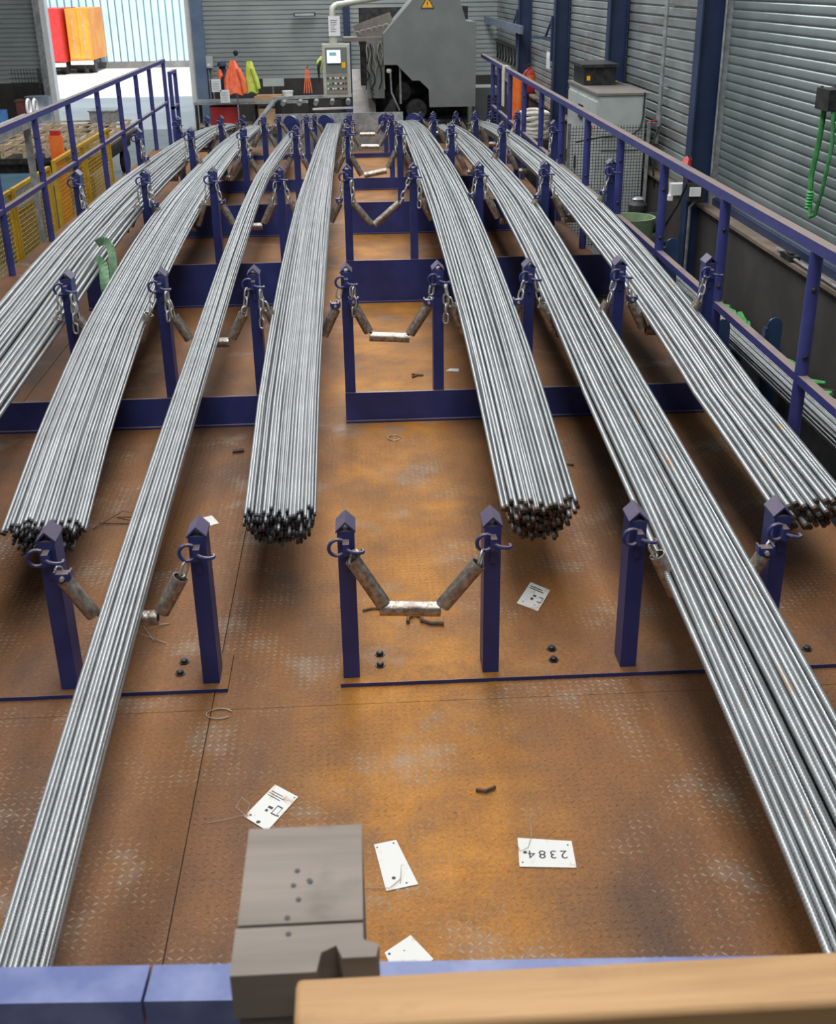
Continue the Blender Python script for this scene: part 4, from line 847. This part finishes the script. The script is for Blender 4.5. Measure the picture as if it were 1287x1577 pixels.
# ------------------------------------------------------------------ workbench and clothes by the back wall
t = thing('workbench', (-2.25, 27.0, FZ), 'long grey workbench against the back wall', 'workbench')
MB().bx(-3.55, -0.95, 26.7, 27.5, -0.14, -0.09).build('bench_top', M['galv'], t); MB().bx(-3.5, -1.0, 26.75, 27.45, -0.62, -0.58).build('bench_shelf', M['batten'], t)
for x in (-3.5, -2.25, -1.0):
    for y in (26.74, 27.46): MB().bx(x - 0.03, x + 0.03, y - 0.03, y + 0.03, FZ, -0.14).build('bench_leg', M['dark'], t)
one('red_crate', MB().bx(-3.2, -2.62, 26.8, 27.3, -0.578, -0.24).bx(-3.22, -2.60, 26.78, 27.32, -0.24, -0.20), M['red'], 'red plastic crate under the workbench', 'crate')
one('carton', MB().bx(-2.15, -1.70, 26.8, 27.3, -0.578, -0.25).bx(-2.16, -1.69, 26.79, 27.31, -0.30, -0.29), M['card'], 'open cardboard carton under the workbench right of the crate', 'carton')
one('wood_board', MB().bx(-2.25, -1.55, 27.0, 27.4, -0.088, -0.03).bx(-2.2, -1.6, 27.05, 27.4, -0.03, 0.0), M['card'], 'flat brown boards stacked on the workbench', 'boards')
t = thing('white_tub', (-1.5, 27.1, -0.09), 'white plastic tub with lid on the workbench', 'tub')
MB().lathe([(0.10, 0), (0.12, 0.16)], (-1.5, 27.1, -0.09), 14).build('tub_body', M['white'], t); MB().lathe([(0.13, 0), (0.13, 0.02)], (-1.5, 27.1, 0.071), 14).build('lid', M['white'], t)
t = thing('notice_board', (-1.85, 28.0, FZ), 'grey sign board on a thin stick behind the workbench', 'sign')
MB().bx(-2.10, -1.62, 27.98, 28.0, 0.12, 0.29).build('board', M['cabinet'], t); MB().tube([(-1.88, 28.02, FZ), (-1.88, 28.02, 0.2)], 0.02, 6).build('stick', M['galv'], t)
t = thing('coat_stand', (-2.57, 26.5, FZ), 'thin grey coat pole with black top beside the workbench', 'stand')
MB().tube([(-2.58, 26.5, FZ), (-2.53, 26.5, 0.86)], 0.018, 8).build('pole', M['galv'], t); MB().lathe([(0.03, 0), (0.05, 0.04), (0.05, 0.09), (0.02, 0.11)], (-2.53, 26.5, 0.86), 10).build('pole_top', M['black'], t); MB().lathe([(0.2, 0), (0.2, 0.02)], (-2.58, 26.5, FZ), 14).build('foot', M['dark'], t)
def garment(name, x, y, ztop, zbot, w0, w1, m, label, cat, depth=0.10):
    n = 14; prof = []; vs = []; fs = []
    H = ztop - zbot; k = 7
    for i in range(k):
        f = i / (k - 1); wd = w0 + (w1 - w0) * min(1, f * 1.8) ** 0.7; z = ztop - H * f
        for j in range(n):
            a = 2 * math.pi * j / n; rr_ = 1 + 0.10 * math.sin(5 * a + f * 2)
            vs.append((x + 0.5 * wd * math.cos(a) * rr_ + 0.02 * f, y + depth * (0.4 + 0.6 * f) * math.sin(a) * rr_, z + (0.03 * math.sin(3 * a) if i == k - 1 else 0)))
    for i in range(k - 1):
        for j in range(n): fs.append((i * n + j, i * n + (j + 1) % n, (i + 1) * n + (j + 1) % n, (i + 1) * n + j))
    fs.append(tuple(range(n))); fs.append(tuple((k - 1) * n + j for j in range(n)))
    t = thing(name, (x, y, zbot), label, cat)
    MB().add(vs, fs).build('cloth_body', m, t, angle=80)
    return t
t = garment('work_jacket', -2.60, 26.38, 0.78, 0.10, 0.10, 0.36, M['hiviz'], 'bright orange work jacket hanging on the coat pole', 'jacket')
MB().tube([(-2.49, 26.34, 0.62), (-2.40, 26.33, 0.38), (-2.38, 26.33, 0.12)], [0.05, 0.065, 0.05], 8).build('sleeve', M['hiviz'], t); MB().tube([(-2.68, 26.34, 0.6), (-2.75, 26.33, 0.38), (-2.76, 26.33, 0.16)], [0.045, 0.06, 0.05], 8).build('sleeve', M['hiviz'], t)
t = garment('work_jacket', -2.25, 26.48, 0.75, 0.12, 0.12, 0.26, M['lime'], 'lime yellow work jacket hanging right of the orange one', 'jacket')
MB().tube([(-2.2, 26.4, 0.62), (-2.12, 26.4, 0.40), (-2.08, 26.4, 0.20)], [0.04, 0.055, 0.045], 8).build('sleeve', M['lime'], t)
t = garment('work_jacket', -2.84, 26.5, 0.66, 0.10, 0.12, 0.26, M['navycloth'], 'navy jacket with orange collar hanging left of the orange one', 'jacket')
MB().tube([(-2.90, 26.40, 0.60), (-2.88, 26.39, 0.48), (-2.92, 26.39, 0.40)], [0.04, 0.06, 0.04], 8).build('collar', M['hiviz'], t)
t = thing('cap', (-2.84, 26.45, 0.665), 'dark peaked cap on top of the navy jacket', 'cap'); MB().lathe([(0.10, 0), (0.10, 0.04), (0.075, 0.08), (0.02, 0.10)], (-2.84, 26.45, 0.665), 14).build('crown', M['navycloth'], t); MB().bar((-2.93, 26.40, 0.675), (-3.0, 26.36, 0.665), 0.14, 0.012).build('peak', M['navycloth'], t)
for x, z, lab in ((-2.97, 0.16, 'white printed sheet hanging left below the navy jacket'), (-2.80, -0.06, 'white printed sheet hanging below the orange jacket')):
    t = thing('paper_sheet', (x, 26.25, z), lab, 'paper'); MB().bx(x - 0.10, x + 0.10, 26.25, 26.253, z, z + 0.26).build('sheet', M['paper'], t)
    for i in range(6): MB().bx(x - 0.075, x + 0.06, 26.246, 26.2495, z + 0.04 + i * 0.033, z + 0.045 + i * 0.033).build('text_line', M['ink'], t)
t = thing('hanging_straps', (-1.08, 28.0, -0.05), 'orange lifting straps hanging in loops by the control panel', 'straps')
for i in range(4): MB().bar((-1.08 + 0.012 * (i - 1.5), 27.98, 0.50), (-1.08 + 0.06 * (i - 1.5), 27.96 + 0.01 * i, -0.04), 0.022, 0.006, (0, 1, 0)).build('strap_band', M['hiviz'], t)
MB().tube([(-1.08, 28.9, 0.5), (-1.08, 27.94, 0.5)], 0.012, 6).build('peg', M['dark'], t)
t = thing('switch_box', (-3.37, 28.9, 0.48), 'grey switch box with conduits on the wall right of the door', 'switch box')
MB().bx(-3.46, -3.30, 28.85, 28.98, 0.48, 0.74).build('box', M['cabinet'], t); MB().bx(-3.43, -3.36, 28.83, 28.85, 0.52, 0.58).build('socket', M['white'], t)
for x in (-3.42, -3.34): MB().tube([(x, 28.92, FZ), (x, 28.92, 0.48)], 0.02, 6).build('conduit', M['galv'], t)
t = thing('wall_lamp', (-1.05, 28.8, 1.55), 'slim dark wall lamp on a thin bracket, left of the panel arm', 'lamp'); MB().bx(-1.35, -0.85, 28.7, 28.82, 1.56, 1.64).build('lamp_body', M['dark'], t); MB().bx(-1.32, -0.88, 28.69, 28.70, 1.575, 1.625).build('diffuser', M['cabinet'], t); MB().tube([(-0.85, 28.78, 1.61), (-0.35, 28.85, 1.60)], 0.012, 6).build('bracket', M['dark'], t)
t = thing('steel_column', (-0.15, 28.5, FZ), 'dark blue column on the back wall behind the control panel arm', 'column')
MB().bx(-0.22, -0.06, 28.78, 28.80, FZ, 5).build('flange', M['blue_col'], t); MB().bx(-0.15, -0.135, 28.80, 28.95, FZ, 5).build('web', M['blue_col'], t)
t = thing('wall_socket', (2.55, 28.9, 0.95), 'small pale junction box on the back wall right of the machine', 'socket box'); MB().bx(2.45, 2.62, 28.85, 28.97, 1.02, 1.13).build('box', M['cabinet'], t); MB().tube([(2.38, 28.93, 0.3), (2.38, 28.93, 3.0)], 0.018, 6).build('conduit', M['dark'], t)
t = thing('grey_cabinet', (2.3, 20.6, FZ), 'low grey cabinet right of the machine behind the guard rail', 'cabinet'); MB().bx(1.98, 2.42, 20.45, 21.1, FZ, 0.62).build('body', M['machine'], t); MB().bx(2.24, 2.40, 20.44, 20.449, 0.0, 0.5).build('vent_panel', M['dark'], t)
for i in range(9): MB().bx(2.25, 2.39, 20.42, 20.439, 0.03 + i * 0.05, 0.045 + i * 0.05).build('vent_slat', M['machine'], t)

# ------------------------------------------------------------------ right of the deck
t = thing('electric_cabinet', (2.9, 13.9, FZ), 'large pale grey electric cabinet with dusty top by the right wall', 'cabinet')
MB().bx(2.64, 3.16, 13.0, 14.85, FZ, 1.12).build('body', M['cabinet'], t)
MB().bx(2.62, 3.18, 12.98, 14.87, 1.121, 1.145).build('cabinet_top', M['cabtop'], t)
MB().bx(2.68, 3.12, 12.985, 12.999, 0.55, 1.08).build('front_panel', M['cabinet'], t); MB().bx(2.68, 3.12, 12.985, 12.999, FZ + 0.05, 0.50).build('front_panel', M['cabinet'], t)
for y0, y1 in ((13.05, 13.6), (13.65, 14.2), (14.25, 14.8)):
    d = MB().bx(2.622, 2.639, y0, y1, FZ + 0.05, 1.05).build('door', M['cabinet'], t)
    MB().bx(2.60, 2.621, y1 - 0.08, y1 - 0.05, 0.2, 0.35).build('handle', M['black'], d)
MB().bx(2.612, 2.621, 13.2, 13.45, 0.70, 0.80).build('orange_label', M['orange'], t); MB().bx(2.610, 2.621, 13.8, 14.05, 0.80, 0.95).build('vent', M['dark'], t)
MB().tube([(3.13, 12.965, 1.15), (3.13, 12.965, 0.9), (3.10, 12.96, 0.78), (3.02, 12.95, 0.72), (2.7, 12.95, 0.70), (2.3, 12.4, 0.72)], 0.010, 6).build('cable', M['black'], t)
t = thing('dark_box', (2.83, 14.3, 1.146), 'dark grey metal box with yellow sticker on the electric cabinet', 'box')
MB().bx(2.66, 3.03, 14.02, 14.7, 1.15, 1.34).build('body', M['dark'], t); MB().bx(2.62, 3.06, 13.98, 14.75, 1.341, 1.375).build('lid', M['dark'], t); MB().bx(2.69, 2.73, 14.012, 14.019, 1.20, 1.25).build('sticker', M['warn'], t)
t = thing('mesh_guard', (2.52, 12.0, FZ), 'fine wire mesh guard panel in front of the electric cabinet', 'fence panel')
mesh_panel(t, (2.16, 12.0, 0), (2.95, 12.0, 0), -0.30, 0.93, M['dark'], 26, 40, 'mesh', 0.0028)
for x in (2.15, 2.96): MB().bx(x - 0.015, x + 0.015, 11.985, 12.015, FZ, 0.95).build('post', M['galv'], t)
t = thing('floor_grinder', (2.75, 11.2, FZ), 'black floor grinder standing by the mesh guard', 'grinder')
MB().bx(2.50, 3.0, 11.0, 11.5, FZ, -0.05).build('base', M['dark'], t); MB().lathe([(0.12, 0), (0.12, 0.10), (0.09, 0.12), (0.09, 0.32), (0.05, 0.36)], (2.72, 11.25, -0.05), 16).build('motor', M['black'], t); MB().lathe([(0.05, 0), (0.06, 0.012), (0.03, 0.03)], (2.72, 11.25, 0.31), 12).build('cap', M['galv'], t); MB().tube([(2.5, 11.2, 0.10), (2.95, 11.2, 0.10)], 0.10, 14).build('wheel_guard', M['dark'], t)
t = thing('green_bucket', (2.42, 10.2, FZ), 'pale green round tub behind the right guard rail', 'bucket')
MB().lathe([(0.0, 0.0), (0.17, 0), (0.20, 0.28), (0.21, 0.30), (0.19, 0.30), (0.16, 0.04)], (2.42, 10.2, 0.05), 20).build('tub', M['bucketgreen'], t); MB().bx(2.25, 2.60, 10.0, 10.4, FZ, 0.049).build('stand', M['dark'], t)
# pipe on the wall, conduit, hooks and boxes on the column
t = thing('air_pipe', (3.3, 13.0, 0.6), 'pale vertical air pipe with valve on the right wall', 'pipe')
MB().tube([(3.30, 12.95, 4.2), (3.30, 12.95, 0.95)], 0.024, 8).build('pipe', M['galv'], t); MB().tube([(3.30, 12.95, 0.95), (3.30, 12.95, 0.80)], 0.034, 10).build('valve', M['galv'], t); MB().tube([(3.30, 12.95, 0.80), (3.29, 12.95, 0.62)], 0.018, 8).build('coupling', M['chain'], t); MB().tube([(3.27, 12.93, 0.86), (3.20, 12.90, 0.86)], 0.012, 6).build('valve_lever', M['red'], t)
MB().tube([(3.30, 12.93, 0.80), (3.22, 12.85, 0.60), (3.24, 12.8, 0.35), (3.28, 12.85, 0.15)], 0.012, 6).build('hose', M['black'], t)
for z in (1.2, 2.0, 2.8): MB().bx(3.31, XR - 0.024, 12.93, 12.97, z, z + 0.03).build('pipe_clip', M['galv'], t)
t = thing('wall_conduit', (3.33, 10.93, FZ), 'thin grey conduit bent under the socket right of the near column', 'conduit')
MB().tube([(3.33, 10.95, 4.2), (3.33, 10.95, 0.60)], 0.012, 6).build('conduit', M['galv'], t); MB().tube([(3.22, 10.85, 0.42), (3.20, 10.9, 0.36), (3.16, 10.98, 0.28), (3.16, 10.98, FZ)], 0.015, 6).build('lower_conduit', M['galv'], t)
t = thing('red_hook_hose', (3.1, 11.0, 0.55), 'red coiled hose end hanging on the near column', 'hose')
MB().tube([(3.11, 11.0, 0.74), (3.09, 10.98, 0.68), (3.10, 10.98, 0.56)], [0.03, 0.055, 0.03], 8).build('hose_end', M['red'], t); MB().tube([(3.115, 11.0, 0.70), (3.10, 10.95, 0.78), (3.12, 10.90, 0.72)], 0.008, 6).build('hanger', M['black'], t)
t = thing('white_socket', (3.11, 11.28, 0.28), 'white socket box left of the near column foot', 'socket box'); MB().bx(3.08, 3.24, 11.40, 11.50, 0.32, 0.43).build('box', M['white'], t); MB().bx(3.06, 3.10, 11.40, 11.48, 0.27, 0.319).build('plug', M['white'], t)
t = thing('white_switch', (3.11, 10.8, 0.42), 'small white label plate right of the near column foot', 'switch'); MB().bx(3.10, 3.20, 10.80, 10.83, 0.41, 0.49).build('plate', M['white'], t); MB().bx(3.10, 3.24, 10.831, 10.92, 0.36, 0.52).build('box', M['black'], t)
t = thing('black_cable', (3.0, 11.2, FZ), 'black cable drooping from the near column foot', 'cable'); MB().tube([(3.12, 11.0, 0.50), (3.08, 11.1, 0.30), (3.0, 11.25, 0.05), (2.92, 11.3, -0.25), (2.88, 11.3, FZ)], 0.012, 6).build('cord', M['black'], t)
# green strap on its hoist hook in front of the shutter
t = thing('hoist_strap', (3.3, 8.35, 0.68), 'long green lifting strap hanging from a dark hook before the shutter', 'strap')
MB().bx(3.26, XR - 0.006, 8.18, 8.42, 1.42, 1.56).build('hook_block', M['dark'], t); MB().tube([(3.29, 8.40, 1.56), (3.29, 8.46, 1.54), (3.29, 8.46, 1.46), (3.29, 8.40, 1.44)], 0.014, 6).build('hook', M['dark'], t)
MB().tube([(3.31, 8.36, 1.45), (3.31, 8.38, 1.2), (3.30, 8.42, 0.95), (3.30, 8.40, 0.86)], 0.020, 7).build('strap_leg', M['green'], t)
m = MB()
for i in range(6): m.lathe([(0.018, 0), (0.030, 0.010), (0.018, 0.02)], (3.30, 8.39, 0.72 + i * 0.022), 8)
m.build('knot', mat('bright_green', (0.04, 0.33, 0.07), (0.07, 0.42, 0.12), 14, 0.7), t)
MB().tube([(3.30, 8.38, 0.74), (3.30, 8.34, 0.67), (3.30, 8.26, 0.70), (3.30, 8.18, 0.90), (3.31, 8.14, 1.2), (3.31, 8.20, 1.42)], 0.014, 7).build('strap_leg', M['green'], t)
# fire extinguisher and its neighbours
t = thing('fire_extinguisher', (3.1, 21.7, 0.5), 'red fire extinguisher with yellow label by the right wall', 'fire extinguisher')
MB().lathe([(0.10, 0), (0.115, 0.02), (0.115, 0.30), (0.08, 0.37), (0.03, 0.40), (0.03, 0.43)], (3.12, 21.7, 0.42), 16).build('cylinder', M['red'], t); MB().lathe([(0.117, 0), (0.117, 0.12)], (3.12, 21.7, 0.60), 16).build('label_band', M['orange'], t)
MB().bar((3.02, 21.68, 0.86), (3.16, 21.7, 0.90), 0.03, 0.03).build('handle', M['black'], t); MB().tube([(3.12, 21.6, 0.85), (3.04, 21.57, 0.75), (3.02, 21.57, 0.55)], 0.013, 6).build('hose', M['black'], t); MB().bx(3.10, 3.14, 21.8, 21.83, FZ, 0.42).bx(3.0, 3.25, 21.6, 21.85, 0.405, 0.419).build('stand', M['dark'], t)
one('yellow_extinguisher_box', MB().bx(2.98, 3.10, 22.2, 22.5, 0.30, 0.62).bx(3.0, 3.08, 22.3, 22.4, FZ, 0.30), M['warn'], 'yellow box on a stand left of the fire extinguisher', 'box')
one('white_notice', MB().bx(3.375, 3.38, 21.0, 21.4, 0.85, 1.12), M['paper'], 'white notice on the wall above the fire extinguisher', 'notice')
for i, (y, lab) in enumerate(((23.2, 'leftmost, beside the far column'), (22.75, 'second from left'), (22.35, 'third from left'), (21.95, 'rightmost'))):
    one('orange_tube', MB().tube([(3.0, y, FZ), (3.0, y, 0.66)], 0.065, 10), M['orange'] if i else mat('orange_brown', (0.45, 0.10, 0.02), (0.5, 0.16, 0.04), 6, 0.5), 'tall orange plastic tube by the wall, ' + lab, 'tube', 'orange tubes by the wall')
t = thing('white_rope', (2.06, 16.5, 0.68), 'white rope looped over the right guard rail', 'rope')
for y in (16.42, 16.56): MB().tube([(2.02, y, 0.70), (2.018, y, 1.12), (2.025, y, 1.205), (2.06, y, 1.215), (2.095, y, 1.205), (2.10, y, 1.12), (2.10, y, 0.85)], 0.012, 6).build('rope_loop', M['rope'], t)
t = thing('hose_coil', (2.62, 17.7, FZ), 'pile of coiled white hose behind the right guard rail', 'hose')
MB().bx(2.35, 2.9, 17.3, 18.1, FZ, 0.14).build('stand', M['dark'], t)
for i in range(6):
    MB().tube([(2.62 + (0.22 + 0.015 * math.sin(i * 2)) * math.cos(a) + 0.02 * math.sin(i * 3), 17.7 + 0.28 * math.sin(a), 0.17 + i * 0.062 + 0.02 * math.sin(2 * a + i)) for a in [R(q) for q in range(0, 360, 24)]], 0.032, 7, closed=True).build('coil', M['rope'], t)
# brackets on the far columns, cable festoon
for y, lab, dy in ((19.2, 'dark triangular wall bracket on the column right of the extinguisher', 2.2), (23.4, 'dark triangular wall bracket on the far column', 2.6)):
    t = thing('wall_bracket', (3.1, y, 1.2), lab, 'bracket', 'brackets on the columns')
    MB().bar((3.12, y + 0.1, 1.42), (3.12, y + dy, 1.36), 0.04, 0.05).build('arm', M['blue_col'], t); MB().bar((3.12, y + 0.1, 1.72), (3.12, y + 0.75, 1.42), 0.03, 0.03).build('brace', M['blue_col'], t); MB().bx(3.10, 3.125, y + 0.05, y + 0.12, 1.1, 1.75).build('back_plate', M['blue_col'], t)
t = thing('cross_beam', (3.1, 26, 1.2), 'grey-blue horizontal beam between far column and back corner', 'beam'); MB().bx(3.06, 3.12, 22.6, 28.9, 1.36, 1.50).build('beam', mat('beam_grey', (0.10, 0.13, 0.18), (0.14, 0.17, 0.22), 5, 0.5), t)
t = thing('cable_loops', (3.3, 26, 0.7), 'row of hanging cable loops on a track near the back corner', 'cables')
MB().bx(3.28, 3.34, 24.2, 28.6, 0.98, 1.02).build('track', M['dark'], t)
for i in range(8):
    y = 24.4 + i * 0.5; MB().tube([(3.31, y, 0.98), (3.30, y + 0.06, 0.80), (3.30, y + 0.22, 0.66), (3.30, y + 0.38, 0.80), (3.31, y + 0.44, 0.98)], 0.022, 6).build('loop', M['dark'], t)
# low rack by the wall with blue stakes
def stake(x, y, ztop, lab):
    t = thing('rack_stake', (x, y, FZ), lab, 'stake', 'blue stakes of the low rack')
    pts = [(x - 0.055, FZ)] + [(x - 0.055, ztop - 0.055)] + [(x + 0.055 * math.cos(R(a)), ztop - 0.055 + 0.055 * math.sin(R(a))) for a in range(150, 29, -30)] + [(x + 0.055, ztop - 0.055), (x + 0.055, FZ)]
    MB().prism(pts, 'y', y - 0.008, y + 0.008).build('plate', mat('stake_blue', (0.015, 0.035, 0.09), (0.025, 0.05, 0.12), 7, 0.4), t); MB().bx(x - 0.075, x - 0.056, y - 0.03, y + 0.03, FZ, ztop - 0.07).build('edge_bar', M['blue_col'], t)
stake(2.57, 7.85, 0.06, 'blue round-topped stake left of the racked bars, nearer pair'); stake(2.95, 7.85, 0.06, 'blue round-topped stake right of the racked bars, nearer pair')
stake(2.57, 9.35, 0.33, 'taller blue round-topped stake further along the racked bars')
for y, lab in ((5.2, 'nearest'), (7.9, 'middle'), (11.0, 'furthest')): one('rack_bearer', MB().bx(2.50, 3.02, y - 0.05, y + 0.05, -0.25, -0.175).bx(2.55, 2.62, y - 0.04, y + 0.04, FZ, -0.25).bx(2.90, 2.97, y - 0.04, y + 0.04, FZ, -0.25), M['blue_col'], 'dark blue bearer under the racked bars, %s one' % lab, 'bearer', 'bearers of the low rack')
t = thing('green_strap_pile', (3.08, 7.3, FZ), 'bright green straps draped beside the racked bars', 'straps')
MB().bx(3.02, 3.2, 5.6, 10.8, FZ, -0.36).build('ledge', M['dark'], t)
rg = random.Random(3); gm = mat('neon_green', (0.05, 0.30, 0.07), (0.12, 0.45, 0.16), 9, 0.6)
for i in range(16):
    y = 5.9 + i * 0.29; x = 3.08 + rg.uniform(-0.05, 0.05); z0 = -0.34
    MB().tube([(x + rg.uniform(-0.05, 0.05), y + 0.13 * k + rg.uniform(-0.03, 0.03), z0 + rg.uniform(0, 0.07)) for k in range(5)], [0.012, 0.026, 0.022, 0.026, 0.012], 6).build('strap_fold', gm, t)
t = thing('green_bag', (3.12, 7.0, -0.3), 'bright green strap end with red label hanging on the wall, right edge', 'strap')
MB().tube([(3.24, 7.0, 0.24), (3.22, 7.0, 0.02), (3.20, 7.02, -0.10), (3.18, 7.03, -0.28)], [0.008, 0.01, 0.045, 0.03], 8).build('strap_end', gm, t); MB().bx(3.19, 3.22, 6.97, 7.02, -0.03, 0.02).build('red_label', M['red'], t)
t = thing('tie_wire_loop', (2.75, 6.4, -0.1), 'thin wire tie sticking up around the racked bars', 'wire'); MB().tube([(2.60, 6.35, -0.15), (2.63, 6.40, -0.03), (2.74, 6.5, 0.0), (2.90, 6.6, -0.06)], 0.004, 5).build('tie', M['wire'], t)
one('steel_rod', MB().tube([(3.29, 8.9, 0.325), (3.27, 7.6, 0.325)], 0.012, 6), M['galv'], 'thin steel rod lying on the wall ledge below the shutter', 'rod')
one('ledge_clamp', MB().bx(3.25, 3.33, 8.5, 8.72, 0.302, 0.345).bx(3.26, 3.30, 8.55, 8.6, 0.345, 0.36), M['dark'], 'small dark clamp on the wall ledge below the shutter', 'clamp')
